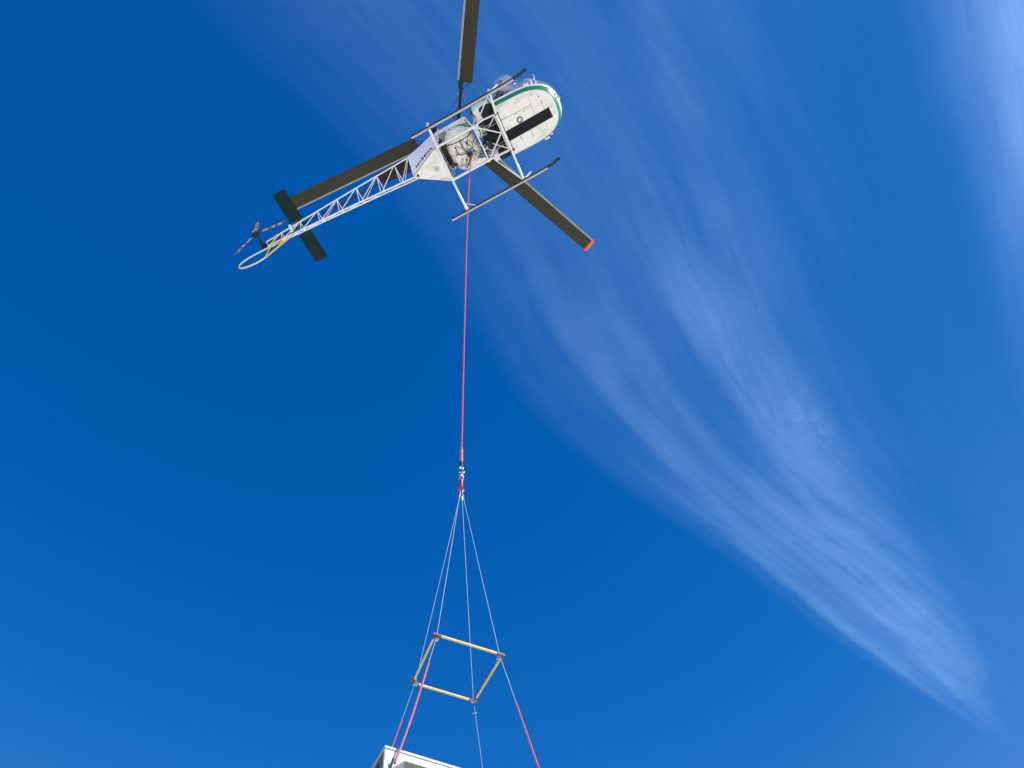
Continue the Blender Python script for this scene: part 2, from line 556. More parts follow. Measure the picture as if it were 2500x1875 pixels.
# ------------------------------------------------------------------ ground (below the frame, it lights the undersides)
m = bpy.data.materials.new('pale_ground')
m.use_nodes = True
t = m.node_tree
b = t.nodes['Principled BSDF']
b.inputs['Roughness'].default_value = 0.85
co = t.nodes.new('ShaderNodeTexCoord')
n1 = t.nodes.new('ShaderNodeTexNoise'); n1.inputs['Scale'].default_value = 0.15; n1.inputs['Detail'].default_value = 8
L(t, co.outputs['Object'], n1.inputs['Vector'])
mx = t.nodes.new('ShaderNodeMix'); mx.data_type = 'RGBA'
L(t, n1.outputs[0], mx.inputs[0])
mx.inputs[6].default_value = (0.66, 0.615, 0.51, 1)
mx.inputs[7].default_value = (0.86, 0.81, 0.69, 1)
L(t, mx.outputs[2], b.inputs['Base Color'])
MATS['pale_ground'] = m
bm = B()
bmesh.ops.create_grid(bm, x_segments=40, y_segments=40, size=5000)
obj('ground', bm, 'pale_ground', smooth_angle=None, kind='structure')

# ================================================================== HELICOPTER
heli = empty('helicopter', label='white helicopter with green stripe, lattice tail boom and skids, hovering', cat='helicopter')
heli.matrix_world = Matrix((( 0.925024, 0.350188, -0.147349, -0.5606), (-0.344579, 0.936637, 0.062877, 6.4952), (0.160107, -0.007396, 0.987072, 20.0240), (0, 0, 0, 1)))

# --- cabin -----------------------------------------------------------------
XR = 0.985     # cabin rear bulkhead


def plan(W, X, n=2.7, x0=1.45, steps=22):
    """right rear -> nose -> left rear outline at half width W and nose X"""
    pts = [(XR, -W), (1.22, -W)]
    for i in range(steps + 1):
        a = -math.pi / 2 + math.pi * i / steps
        c, s = math.cos(a), math.sin(a)
        e = 2.0 / n
        pts.append((x0 + (X - x0) * abs(c) ** e, math.copysign(W * abs(s) ** e, s)))
    pts += [(1.22, W), (XR, W)]
    return pts


HULL = [(0.44, 2.16, 0.622), (0.52, 2.25, 0.628), (0.59, 2.335, 0.652), (0.64, 2.405, 0.690), (0.675, 2.455, 0.745), (0.695, 2.50, 0.815), (0.705, 2.535, 0.885), (0.708, 2.555, 0.93)]


def hull_at(k, off=0.0):
    i = min(int(k), len(HULL) - 2)
    f = k - i
    a, c = HULL[i], HULL[i + 1]
    W, X, z = [a[j] + (c[j] - a[j]) * f for j in range(3)]
    return [(x, y, z) for x, y in plan(W + off, X + off)]


bm = B()
vr = loft(bm, [[(x, y, z) for x, y in plan(W, X)] for W, X, z in HULL], closed=False)
bm.faces.new(vr[0])
hull = obj('cabin_hull', bm, 'belly_paint', heli, 40)
# green stripe standing a hair proud of the hull
bm = B()
rings = []
for k in (3.25, 3.6, 4.0, 4.5, 5.0, 5.5):
    rings.append(hull_at(k, 0.004))
r_in0, r_in1 = hull_at(3.25, -0.004), hull_at(5.5, -0.004)
loft(bm, [r_in0] + [[(x, y, z - 0.002) for x, y, z in q] for q in rings] + [r_in1], closed=False)
obj('green_stripe', bm, 'green_paint', hull, 40)
# black walkway strip on the belly
bm = B()
box(bm, (1.61, 0.105, 0.6185), (1.235, 0.262, 0.006), Matrix.Rotation(R(-2.4), 3, 'Z'), bevel=0.0015)
obj('black_strip', bm, 'black_strip', hull)
# landing light
bm = B()
tube(bm, [(1.445 + 0.064 * math.cos(a), -0.105 + 0.064 * math.sin(a), 0.617) for a in [2 * math.pi * i / 24 for i in range(24)]], 0.012, 8, closed=True)
lb = obj('landing_light', bm, 'black_metal', hull)
bm = B()
superell(bm, (1.445, -0.105, 0.622), (0.058, 0.058, 0.020), 2.0, 20, 8)
obj('lens', bm, 'lens', hull)
bm = B()
cyl(bm, (1.452, -0.10, 0.612), (1.452, -0.10, 0.600), 0.013, 10)
obj('lamp_bulb', bm, 'dark_metal', hull)
# access panels and seams on the belly
for (x0, y0, x1, y1) in ((1.86, -0.50, 2.06, -0.36), (1.52, -0.50, 1.84, -0.33), (1.12, 0.36, 1.30, 0.45)):
    bm = B()
    box(bm, ((x0 + x1) / 2, (y0 + y1) / 2, 0.6215 if abs(y0) < .44 else 0.6235), (x1 - x0, y1 - y0, 0.007), bevel=0.002)
    obj('access_panel', bm, 'belly_paint', hull)
for seg_ in (((1.02, -0.30), (1.84, -0.30)), ((1.84, -0.44), (1.84, 0.0)), ((1.30, 0.26), (1.30, 0.44)), ((2.10, -0.30), (2.10, 0.0)), ((1.60, 0.26), (1.60, 0.44))):
    bm = B()
    bar(bm, (*seg_[0], 0.6212), (*seg_[1], 0.6212), 0.010, 0.004, bevel=0)
    obj('seam', bm, 'panel_line', hull)
for (x, y) in ((1.62, -0.24), (1.22, -0.20), (2.08, -0.40), (1.42, -0.27), (2.02, 0.30), (1.32, 0.33), (1.14, -0.30)):
    bm = B()
    box(bm, (x, y, 0.618), (0.030, 0.014, 0.012), Matrix.Rotation(random.uniform(0, 3), 3, 'Z'), 0.003)
    obj('drain_fitting', bm, 'line_dark', hull)
# rivet rows
rv = B(); cyl(rv, (0, 0, 0.0), (0, 0, -0.005), 0.0045, 6)
r0_ = obj('rivet', rv, 'panel_line', hull)
r0_.location = (1.02, -0.415, 0.6235)
for y in (-0.415, 0.40):
    for i in range(24):
        if y < 0 and i == 0:
            continue
        r1_ = r0_.copy(); COL.objects.link(r1_); r1_.parent = hull
        r1_.location = (1.02 + i * 0.047, y, 0.6235)

# canopy of glass with white frames
CAN = [(0.708, 2.555, 0.93), (0.735, 2.61, 1.08), (0.745, 2.63, 1.25), (0.74, 2.60, 1.45), (0.715, 2.52, 1.65), (0.66, 2.38, 1.84), (0.56, 2.17, 2.00), (0.40, 1.92, 2.10), (0.20, 1.70, 2.145)]
bm = B()
loft(bm, [[(x, y, z) for x, y in plan(W, X, 2.4)] for W, X, z in CAN], closed=False)
canopy = obj('canopy', bm, 'canopy_glass', heli, 60)


def can_pt(idx, z, off=0.012):
    """point on the canopy outline (index into plan) at height z"""
    for i in range(len(CAN) - 1):
        if CAN[i][2] <= z <= CAN[i + 1][2]:
            f = (z - CAN[i][2]) / (CAN[i + 1][2] - CAN[i][2])
            W, X = [CAN[i][j] + (CAN[i + 1][j] - CAN[i][j]) * f for j in (0, 1)]
            q = plan(W + off, X + off, 2.4)
            k = int(idx)
            g = idx - k
            a, c = q[k], q[min(k + 1, len(q) - 1)]
            return (a[0] + (c[0] - a[0]) * g, a[1] + (c[1] - a[1]) * g, z)
    return None


NP = len(plan(1, 2))
bm = B()
tube(bm, [(x, y, 0.935) for x, y in plan(0.714, 2.562, 2.4)], 0.016, 8)
obj('sill_rail', bm, 'tube_paint', canopy)
for idx in (5.6, NP - 1 - 5.6):
    bm = B()
    tube(bm, [can_pt(idx + 0.35 * (z - 0.93), z) for z in (0.94, 1.1, 1.25, 1.45, 1.65, 1.84, 2.0)], 0.020, 8)
    obj('door_post', bm, 'tube_paint', canopy)
for idx in (6.5, NP - 1 - 6.5):
    bm = B()
    tube(bm, [can_pt(idx + 0.35 * (z - 0.93), z) for z in (0.94, 1.1, 1.25, 1.45, 1.65, 1.84, 2.0)], 0.012, 8)
    obj('window_frame', bm, 'tube_paint', canopy)
bm = B()
tube(bm, [can_pt((NP - 1) / 2, z) for z in (0.94, 1.1, 1.25, 1.45, 1.65, 1.84, 2.0, 2.1)], 0.011, 8)
obj('centre_frame', bm, 'tube_paint', canopy)
for s in (-1, 1):
    bm = B()
    tube(bm, [(XR, s * 0.712, 0.93), (XR, s * 0.747, 1.25), (XR, s * 0.742, 1.45), (XR, s * 0.66, 1.84), (XR, s * 0.56, 2.0), (XR, s * 0.2, 2.15)], 0.022, 8)
    obj('rear_frame', bm, 'tube_paint', canopy)
# bulged door window on the pilot's side
bm = B()
rings = []
cx, cz = 1.53, 1.62
for i in range(9):
    f = i / 8
    rr = math.cos(f * math.pi / 2)
    y = -0.70 - 0.30 * math.sin(f * math.pi / 2)
    if i == 8:
        rr = 0.03
    rings.append([(cx + 0.30 * rr * math.copysign(abs(math.cos(a)) ** 0.85, math.cos(a)), y, cz + 0.47 * rr * math.copysign(abs(math.sin(a)) ** 0.85, math.sin(a))) for a in [2 * math.pi * k / 32 for k in range(32)]])
loft(bm, rings, cap1=True)
bub = obj('bubble_window', bm, 'canopy_glass', heli, 60)
bm = B()
tube(bm, [(cx + 0.305 * math.copysign(abs(math.cos(a)) ** 0.85, math.cos(a)), -0.722, cz + 0.475 * math.copysign(abs(math.sin(a)) ** 0.85, math.sin(a))) for a in [2 * math.pi * k / 32 for k in range(32)]], 0.010, 6, closed=True)
obj('window_rim', bm, 'canopy_glass', bub)
# cabin roof (aft half) and rear bulkhead
bm = B()
prism(bm, [(XR, -0.42, 2.10), (1.55, -0.36, 2.125), (1.55, 0.36, 2.125), (XR, 0.42, 2.10)], 0.02)
obj('roof_panel', bm, 'white_paint', heli)
bm = B()
prism(bm, [(XR, -0.700, 0.93), (XR, -0.66, 0.72), (XR, -0.50, 0.632), (XR, 0.50, 0.632), (XR, 0.66, 0.72), (XR, 0.700, 0.93), (XR, 0.735, 1.25), (XR, 0.65, 1.84), (XR, 0.40, 2.09), (XR, -0.40, 2.09), (XR, -0.65, 1.84), (XR, -0.735, 1.25)], 0.016, (1, 0, 0))
obj('rear_bulkhead', bm, 'dark_teal', heli)
# cockpit: floor, instrument pedestal, seats, sticks
bm = B()
prism(bm, [(1.0, -0.55, 0.70), (2.0, -0.55, 0.70), (2.3, -0.3, 0.70), (2.3, 0.3, 0.70), (2.0, 0.55, 0.70), (1.0, 0.55, 0.70)], 0.012)
obj('cockpit_floor', bm, 'grey_metal', heli)
bm = B()
box(bm, (2.12, 0.0, 1.02), (0.22, 0.42, 0.58), Matrix.Rotation(-0.25, 3, 'Y'), 0.03)
ped = obj('instrument_panel', bm, 'black_metal', heli)
for y in (-0.40, 0.40):
    seat_bm = B()
    box(seat_bm, (1.34, y, 0.98), (0.46, 0.46, 0.12), None, 0.03)
    st = obj('seat', seat_bm, 'jacket_dark', heli)
    bm = B()
    box(bm, (1.12, y, 1.32), (0.10, 0.46, 0.66), Matrix.Rotation(-0.12, 3, 'Y'), 0.03)
    obj('backrest', bm, 'jacket_dark', st)
    bm = B()
    box(bm, (1.32, y, 0.81), (0.36, 0.36, 0.20), None, 0.01)
    obj('seat_base', bm, 'grey_metal', st)
tpart('cyclic_stick', [(1.78, -0.40, 0.70), (1.74, -0.40, 1.0), (1.66, -0.42, 1.22)], 0.013, 'black_metal', heli)
tpart('collective_lever', [(1.25, -0.66, 0.86), (1.52, -0.655, 1.02)], 0.014, 'black_metal', heli)

# small fittings on the nose and sides
for (p, s_) in (((1.93, -0.742, 0.80), (0.13, 0.06, 0.05)), ((1.93, 0.735, 0.98), (0.15, 0.07, 0.06)), ((2.08, 0.715, 1.06), (0.10, 0.05, 0.04))):
    bm = B()
    box(bm, p, s_, Matrix.Rotation(0.12, 3, 'Z'), 0.012)
    obj('door_hinge', bm, 'white_paint', heli)
tpart('pitot_tube', [(2.50, -0.10, 0.86), (2.62, -0.10, 0.87), (2.72, -0.10, 0.87)], [0.010, 0.008, 0.005], 'dark_metal', heli)
tpart('temperature_probe', [(2.46, -0.26, 0.92), (2.53, -0.28, 0.93), (2.56, -0.29, 0.99)], 0.007, 'dark_metal', heli)
bm = B()
box(bm, (2.515, -0.20, 0.845), (0.05, 0.07, 0.035), None, 0.008)
obj('nose_fitting', bm, 'white_paint', heli)
tpart('mirror_stalk', [(2.20, -0.69, 1.10), (2.24, -0.74, 1.18), (2.23, -0.76, 1.23)], 0.006, 'tube_paint', heli)
bm = B()
superell(bm, (2.23, -0.765, 1.25), (0.012, 0.02, 0.028), 2.2, 12, 8)
obj('mirror', bm, 'bright_steel', heli)

# rounded baggage pods behind the cabin
for s in (-1, 1):
    bm = B()
    superell(bm, (0.715, s * 0.535, 1.27), (0.275, 0.20, 0.33), 3.6, 32, 20)
    pod = obj('baggage_pod', bm, 'white_paint', heli, 60)
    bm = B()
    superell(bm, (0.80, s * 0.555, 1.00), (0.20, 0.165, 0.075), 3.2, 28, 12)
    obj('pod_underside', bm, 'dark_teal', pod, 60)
    bm = B()
    pts = []
    for i in range(9):
        a = math.pi * i / 16
        pts.append((0.44 + 0.15 * (1 - math.sin(a)) ** 1.0 * 1.0, s * 0.737, 1.30 + 0.16 * math.sin(a)))
    tube(bm, [(0.985, s * 0.738, 1.42), (0.80, s * 0.738, 1.44), (0.62, s * 0.738, 1.45), (0.52, s * 0.735, 1.42), (0.462, s * 0.705, 1.34), (0.455, s * 0.69, 1.22)], 0.030, 8)
    obj('green_stripe', bm, 'green_paint', pod)
    bm = B()
    cyl(bm, (0.47, s * 0.66, 1.10), (0.425, s * 0.66, 1.10), 0.048, 18)
    obj('vent_hole', bm, 'black_rubber', pod)
    tpart('drain_hose', [(0.44, s * 0.655, 1.06), (0.46, s * 0.60, 0.99), (0.48, s * 0.55, 0.97)], 0.014, 'black_rubber', pod)

# --- centre section frame -----------------------------------------------------
Z0 = 0.65
FR, FL, RR, RL = (0.33, -0.45, Z0), (0.33, 0.46, Z0), (-0.66, -0.43, Z0), (-0.69, 0.49, Z0)
CR, CLf = (0.935, -0.49, Z0), (0.925, 0.46, Z0)
for nm, a, c, w in (('lower_rail', RR, FR, 0.055), ('lower_rail', RL, FL, 0.055)):
    bm = B(); bar(bm, a, c, w, 0.05, bevel=0.008); obj(nm, bm, 'white_paint', heli)
bm = B(); bar(bm, (0.33, -0.425, Z0 + 0.003), (0.33, 0.435, Z0 + 0.003), 0.034, 0.036, bevel=0.006); obj('cross_rail', bm, 'tube_paint', heli)
bm = B(); bar(bm, (-0.685, -0.46, Z0 - 0.004), (-0.715, 0.52, Z0 - 0.004), 0.05, 0.05, bevel=0.008); obj('cross_rail', bm, 'white_paint', heli)
for a in (FR, FL, RR, RL):
    bm = B(); box(bm, (a[0], a[1], a[2] - 0.006), (0.085, 0.075, 0.058), None, 0.012); obj('corner_joint', bm, 'tube_paint', heli)
# gusset panels inside the frame
bm = B(); prism(bm, [(-0.66, -0.40, 0.668), (0.30, -0.42, 0.668), (0.30, -0.40, 0.86), (-0.10, -0.41, 0.80), (-0.62, -0.40, 0.74)], 0.008, (0, 1, 0)); obj('side_gusset', bm, 'white_paint', heli)
bm = B(); prism(bm, [(0.30, 0.43, 0.672), (-0.22, 0.452, 0.672), (-0.10, 0.38, 0.70), (0.08, 0.30, 0.72), (0.30, 0.38, 0.70)], 0.01); obj('floor_gusset', bm, 'white_paint', heli)
# truss between cabin and centre section
tpart('truss_tube', [FR, (0.62, -0.50, 0.66), CR], 0.020, 'tube_paint', heli)
tpart('truss_tube', [FL, CLf], 0.022, 'tube_paint', heli)
tpart('truss_tube', [(0.36, 0.50, 0.76), (0.90, 0.52, 0.76)], 0.015, 'tube_paint', heli)
JC = (0.895, -0.01, 0.66)
tpart('truss_tube', [(0.36, -0.43, 0.665), JC], 0.017, 'tube_paint', heli)
tpart('truss_tube', [JC, (0.37, 0.45, 0.665)], 0.017, 'tube_paint', heli)
tpart('truss_tube', [(0.93, -0.47, 0.67), (0.60, -0.10, 1.0)], 0.014, 'tube_paint', heli)
tpart('truss_tube', [(0.92, 0.44, 0.67), (0.58, 0.18, 0.90)], 0.016, 'tube_paint', heli)
tpart('truss_tube', [(0.34, 0.14, 0.70), (0.55, 0.34, 0.80)], 0.012, 'tube_paint', heli)
tpart('truss_tube', [(0.50, 0.08, 0.86), (0.58, 0.36, 0.84)], 0.012, 'tube_paint', heli)
# upright struts to the upper deck
ZU = 1.66
UFR, UFL, URR, URL = (0.25, -0.48, ZU + 0.06), (0.25, 0.48, ZU + 0.06), (-0.62, -0.48, ZU - 0.08), (-0.62, 0.48, ZU - 0.08)
for s in (-1, 1):
    y = s * 0.48
    lf, lr = (FR, RR) if s < 0 else (FL, RL)
    uf, ur = (UFR, URR) if s < 0 else (UFL, URL)
    bm = B(); bar(bm, ur, uf, 0.07, 0.05, bevel=0.008); obj('upper_rail', bm, 'white_paint', heli)
    tpart('strut', [lf, uf], 0.024, 'tube_paint', heli)
    tpart('strut', [lf, (0.43, s * 0.50, 0.98), (0.47, s * 0.44, 1.40)], 0.015, 'tube_paint', heli)
    tpart('strut', [(lf[0] - 0.03, lf[1], lf[2]), (-0.30, y, 1.62)], 0.017, 'tube_paint', heli)
    bm = B(); bar(bm, lr, (-0.64, y, 1.55), 0.05, 0.055, (1, 0, 0), bevel=0.008); obj('strut', bm, 'white_paint', heli)
    tpart('strut', [(-0.60, s * 0.46, 0.98), (-0.56, y, 1.56)], 0.016, 'tube_paint', heli)
    bm = B(); prism(bm, [(-0.40, y * 1.02, 1.62), (-0.27, y * 1.02, 1.65), (-0.25, y * 1.02, 1.30), (-0.32, y * 1.02, 1.20)], 0.03, (0, 1, 0)); obj('hanger_bracket', bm, 'white_paint', heli)
    tpart('strut', [(-0.62, y, 1.50), (-0.34, y, 1.48)], 0.02, 'tube_paint', heli)
    bm = B(); prism(bm, [(0.22, y * 0.98, 1.70), (-0.50, y * 0.98, 1.60), (-0.45, y * 0.98, 1.48), (0.05, y * 0.98, 1.42), (0.22, y * 0.98, 1.28)], 0.008, (0, 1, 0)); obj('deck_gusset', bm, 'white_paint', heli)
# deck, gearbox, engine
bm = B(); prism(bm, [(0.30, -0.45, 1.70), (-0.66, -0.45, 1.56), (-0.66, 0.45, 1.56), (0.30, 0.45, 1.70)], 0.02)
obj('upper_deck', bm, 'white_paint', heli)
bm = B()
tube(bm, [(0, 0, 1.30), (0, 0, 1.48), (0, 0, 1.72), (0, 0, 1.80), (0, 0, 2.10), (0, 0, 2.16)], [0.16, 0.22, 0.24, 0.30, 0.22, 0.12], 28)
gb = obj('main_gearbox', bm, 'grey_metal', heli)
bm = B(); tube(bm, [(0, 0, 2.14), (0, 0, 2.98)], 0.055, 18); mast = obj('rotor_mast', bm, 'dark_metal', heli)
bm = B()
tube(bm, [(-0.30, 0, 1.86), (-0.45, 0, 1.88), (-0.60, 0, 1.90), (-0.95, 0, 1.92), (-1.30, 0, 1.92), (-1.48, 0, 1.92)], [0.14, 0.22, 0.24, 0.26, 0.24, 0.18], 26)
eng = obj('turbine_engine', bm, 'grey_metal', heli)
bm = B(); tube(bm, [(-1.46, 0, 1.92), (-1.70, 0, 1.94), (-2.10, 0, 1.98), (-2.48, 0, 2.03)], [0.19, 0.185, 0.17, 0.15], 24)
exh = obj('exhaust_pipe', bm, 'exhaust_brown', heli)
bm = B(); tube(bm, [(-1.70 + 0, 0.190 * math.cos(a), 1.94 + 0.190 * math.sin(a)) for a in [2 * math.pi * i / 24 for i in range(24)]], 0.008, 6, closed=True)
obj('clamp_ring', bm, 'dark_metal', exh)
for s in (-1, 1):
    bm = B(); tube(bm, [(-0.55, s * 0.26, 2.06), (-0.62, s * 0.40, 2.10), (-0.62, s * 0.50, 2.10)], [0.11, 0.13, 0.14], 18); obj('air_intake', bm, 'black_metal', eng)
    tpart('engine_mount', [(-0.60, s * 0.44, 1.58), (-0.80, s * 0.20, 1.80)], 0.018, 'tube_paint', heli)
for i in range(7):
    x = 0.16 - i * 0.11
    bm = B(); box(bm, (x, -0.40 + 0.03 * (i % 3), 1.80 + 0.03 * (i % 2)), (0.07, 0.10, 0.10), Matrix.Rotation(0.3 * i, 3, 'Z'), 0.012)
    obj('gearbox_accessory', bm, 'black_metal', gb)
# machinery seen between cabin and centre section
bm = B(); superell(bm, (0.62, -0.42, 1.30), (0.17, 0.16, 0.22), 2.8, 24, 14); obj('oil_cooler', bm, 'grey_metal', heli)
bm = B(); box(bm, (0.70, -0.02, 1.25), (0.46, 0.80, 0.55), None, 0.03); obj('equipment_bay', bm, 'black_metal', heli)
bm = B(); box(bm, (0.50, -0.20, 0.97), (0.20, 0.26, 0.16), Matrix.Rotation(0.15, 3, 'Z'), 0.02); obj('fuel_control', bm, 'grey_metal', heli)
bm = B(); box(bm, (0.48, 0.20, 0.93), (0.22, 0.26, 0.20), Matrix.Rotation(-0.1, 3, 'Z'), 0.03); obj('battery_box', bm, 'dark_metal', heli)
bm = B(); box(bm, (0.46, 0.38, 0.90), (0.16, 0.12, 0.14), Matrix.Rotation(0.4, 3, 'Z'), 0.02); obj('pump', bm, 'grey_metal', heli)
pl_bm = B(); prism(pl_bm, [(0.35, -0.40, 0.70), (0.44, -0.43, 0.74), (0.49, -0.33, 0.76), (0.47, -0.20, 0.76), (0.41, -0.10, 0.74), (0.36, -0.16, 0.70)], 0.008)
plate = obj('lightening_plate', pl_bm, 'tube_paint', heli)
for (x, y) in ((0.415, -0.36), (0.435, -0.29), (0.425, -0.22), (0.405, -0.155)):
    bm = B(); cyl(bm, (x, y, 0.745), (x, y, 0.722), 0.022, 14); obj('hole', bm, 'black_rubber', plate)
for i, (y0, y1) in enumerate(((-0.30, -0.24), (-0.22, -0.20), (-0.08, -0.14), (0.02, -0.06), (0.10, 0.02), (0.28, 0.30), (0.36, 0.38))):
    tpart('control_rod', [(0.97, y0, 0.90), (0.66, (y0 + y1) / 2, 0.86 + 0.02 * (i % 3)), (0.36, y1, 0.90)], 0.012, 'black_metal' if i in (2, 3, 4) else 'grey_metal', heli)
for i in range(5):
    y = -0.34 + i * 0.17
    tpart('hose', [(0.42, y, 0.96), (0.54, y + 0.05, 0.84), (0.66, y - 0.02, 0.90), (0.74, y + 0.03, 1.0)], 0.011, 'black_rubber', heli)
for i in range(6):
    y = 0.12 + 0.07 * i
    bm = B(); box(bm, (0.40 + 0.03 * (i % 2), y, 0.78 + 0.02 * (i % 3)), (0.045, 0.04, 0.05), Matrix.Rotation(0.5 * i, 3, 'Z'), 0.008); obj('pipe_fitting', bm, ('grey_metal', 'tube_paint', 'black_metal')[i % 3], heli)

# --- fuel tank ----------------------------------------------------------------
bm = B()
TC, TH = (-0.13, 0.0, 1.06), (0.40, 0.53, 0.44)
superell(bm, TC, TH, 2.5, 48, 28)
tank = obj('fuel_tank', bm, 'tank_paint', heli, 60)


def tank_ring(y, off):
    f = 1 - abs((y - TC[1]) / TH[1]) ** 2.5
    f = max(f, 0.001) ** (1 / 2.5)
    pts = []
    for i in range(40):
        a = 2 * math.pi * i / 40
        e = 2 / 2.5
        pts.append((TC[0] + (TH[0] * f + off) * math.copysign(abs(math.cos(a)) ** e, math.cos(a)), y, TC[2] + (TH[2] * f + off) * math.copysign(abs(math.sin(a)) ** e, math.sin(a))))
    return pts


for y, rr in ((0.30, 0.006), (-0.30, 0.012), (-0.02, 0.005)):
    bm = B(); tube(bm, tank_ring(y, 0.002), rr, 6, closed=True); obj('tank_strap', bm, 'black_rubber' if rr > 0.01 else 'line_dark', tank)
bm = B(); tube(bm, [(-0.10 + 0.24 * math.cos(a), 0.22 + 0.17 * math.sin(a), 0.655 + 0.06 * math.sin(a) ** 2) for a in [math.pi * (0.75 + 1.1 * i / 20) for i in range(21)]], 0.005, 6); obj('weld_seam', bm, 'line_dark', tank)
HZ = 0.60
tpart('hose', [(-0.285, -0.21, 0.615), (-0.29, -0.17, 0.60), (-0.30, -0.10, 0.60), (-0.28, -0.02, 0.60), (-0.23, 0.02, 0.60), (-0.15, 0.015, 0.60), (-0.06, 0.04, 0.60)], 0.011, 'black_rubber', tank)
tpart('pipe', [(-0.14, -0.33, 0.64), (-0.13, -0.15, 0.61), (-0.09, 0.04, 0.60)], 0.007, 'line_dark', tank)
tpart('pipe', [(-0.115, -0.33, 0.64), (-0.105, -0.15, 0.61), (-0.065, 0.04, 0.60)], 0.007, 'line_dark', tank)
tpart('hose', [(-0.02, 0.05, 0.60), (0.06, -0.02, 0.60), (0.16, -0.12, 0.64), (0.22, -0.16, 0.74)], 0.009, 'black_rubber', tank)
tpart('hose', [(0.0, 0.08, 0.59), (0.08, 0.06, 0.60), (0.17, 0.14, 0.63), (0.20, 0.22, 0.68), (0.10, 0.36, 0.72)], 0.008, 'black_rubber', tank)
tpart('hose', [(-0.06, 0.02, 0.60), (-0.02, -0.10, 0.605), (0.03, -0.20, 0.62), (0.10, -0.30, 0.66)], 0.006, 'black_rubber', tank)
tpart('hose', [(-0.25, 0.38, 0.66), (-0.16, 0.30, 0.63), (-0.10, 0.22, 0.60), (-0.06, 0.12, 0.59)], 0.013, 'black_rubber', tank)
for (p, s_) in (((0.02, -0.19, 0.605), (0.05, 0.09, 0.03)), ((0.06, 0.14, 0.60), (0.06, 0.05, 0.04)), ((0.10, 0.06, 0.62), (0.05, 0.05, 0.03)), ((-0.30, -0.215, 0.62), (0.035, 0.05, 0.03))):
    bm = B(); box(bm, p, s_, Matrix.Rotation(random.uniform(-0.5, 0.8), 3, 'Z'), 0.01); obj('tank_fitting', bm, 'dark_metal', tank)
bm = B(); box(bm, (0.04, 0.155, 0.588), (0.05, 0.10, 0.02), Matrix.Rotation(0.5, 3, 'Z'), 0.004); obj('placard', bm, 'sticker', tank)
for i in range(7):
    x = -0.36 + 0.09 * i
    y = (0.30, -0.26, 0.36, -0.33, 0.28, -0.22, 0.33)[i]
    tpart('hose', [(x, y, 0.66), (x + 0.05, y * 0.75, 0.625), (x + 0.11, y * 0.55, 0.612), (x + 0.13, y * 0.30, 0.60)], 0.0055, 'black_rubber', tank)
for i in range(9):
    a = 2.4 * i
    bm = B(); cyl(bm, (-0.12 + 0.22 * math.cos(a), 0.20 * math.sin(a), 0.66), (-0.12 + 0.22 * math.cos(a), 0.20 * math.sin(a), 0.605), 0.016, 10); obj('tank_boss', bm, 'grey_metal' if i % 2 else 'line_dark', tank)
bm = B(); torus0(bm, (-0.28, 0.12, 0.628), 0.15, 0.004); obj('weld_seam', bm, 'line_dark', tank)
# black cabling behind the tank; the black box is added to stand for shade
bm = B(); box(bm, (-0.57, -0.10, 1.08), (0.10, 0.60, 0.60), None, 0.03); obj('rear_shadow_box', bm, 'black_metal', heli).name = 'shade_box'
for i in range(4):
    tpart('hose', [(-0.62, -0.20 + 0.1 * i, 0.82), (-0.56, -0.05 + 0.1 * i, 0.74 + 0.02 * i), (-0.50, 0.10 + 0.08 * i, 0.82)], 0.014, 'black_rubber', heli)
bm = B(); box(bm, (-0.47, 0.20, 0.72), (0.10, 0.06, 0.05), Matrix.Rotation(0.7, 3, 'Z'), 0.01); obj('relay_box', bm, 'black_metal', heli)
bm = B(); box(bm, (-0.52, 0.27, 0.70), (0.08, 0.03, 0.03), Matrix.Rotation(0.2, 3, 'Z'), 0.006); obj('terminal', bm, 'grey_metal', heli)
# cargo hook
bm = B(); superell(bm, (-0.035, 0.075, 0.565), (0.075, 0.06, 0.05), 3, 20, 12); ch = obj('cargo_hook', bm, 'hook_blue', heli)
for (x, y) in ((-0.06, 0.0), (0.0, -0.02)):
    bm = B(); box(bm, (x, y, 0.575), (0.022, 0.07, 0.03), None, 0.005); obj('hook_lug', bm, 'black_metal', ch)
for (a, c) in (((-0.10, 0.07, 0.58), (-0.28, 0.38, 0.66)), ((0.03, 0.07, 0.58), (0.22, 0.34, 0.67))):
    tpart('hook_cable', [a, c], 0.006, 'dark_metal', ch)
tpart('hook_beak', [(-0.035, 0.075, 0.53), (-0.035, 0.10, 0.48), (-0.035, 0.13, 0.47), (-0.035, 0.145, 0.50)], 0.014, 'dark_metal', ch)

# --- rear fairing --------------------------------------------------------------
AP = Vector((-1.54, 0, 0.70))
UPz = 1.47
bm = B(); prism(bm, [(-0.715, -0.45, 0.655), (-1.54, -0.03, 0.695), (-1.54, 0.03, 0.695), (-0.74, 0.50, 0.655)], 0.012, (0, 0, 1))
bp = obj('belly_panel', bm, 'belly_paint', heli)
for (x, y, r0) in ((-0.94, 0.05, 0.075), (-0.88, -0.19, 0.035), (-1.29, 0.0, 0.035), (-0.90, 0.24, 0.032)):
    bm = B(); superell(bm, (x, y, 0.652 + (-(x + 0.715)) * 0.047), (r0, r0, 0.012), 2.0, 20, 8); obj('domed_cover', bm, 'belly_paint', bp)
bm = B(); torus0(bm, (-0.94, 0.05, 0.655), 0.058, 0.006); obj('cover_ring', bm, 'line_dark', bp)
bm = B(); cyl(bm, (-0.94, 0.05, 0.66), (-0.94, 0.05, 0.636), 0.020, 12); obj('drain_plug', bm, 'line_dark', bp)
bm = B(); cyl(bm, (-0.76, -0.39, 0.655), (-0.76, -0.39, 0.642), 0.012, 10); obj('drain_plug', bm, 'line_dark', bp)
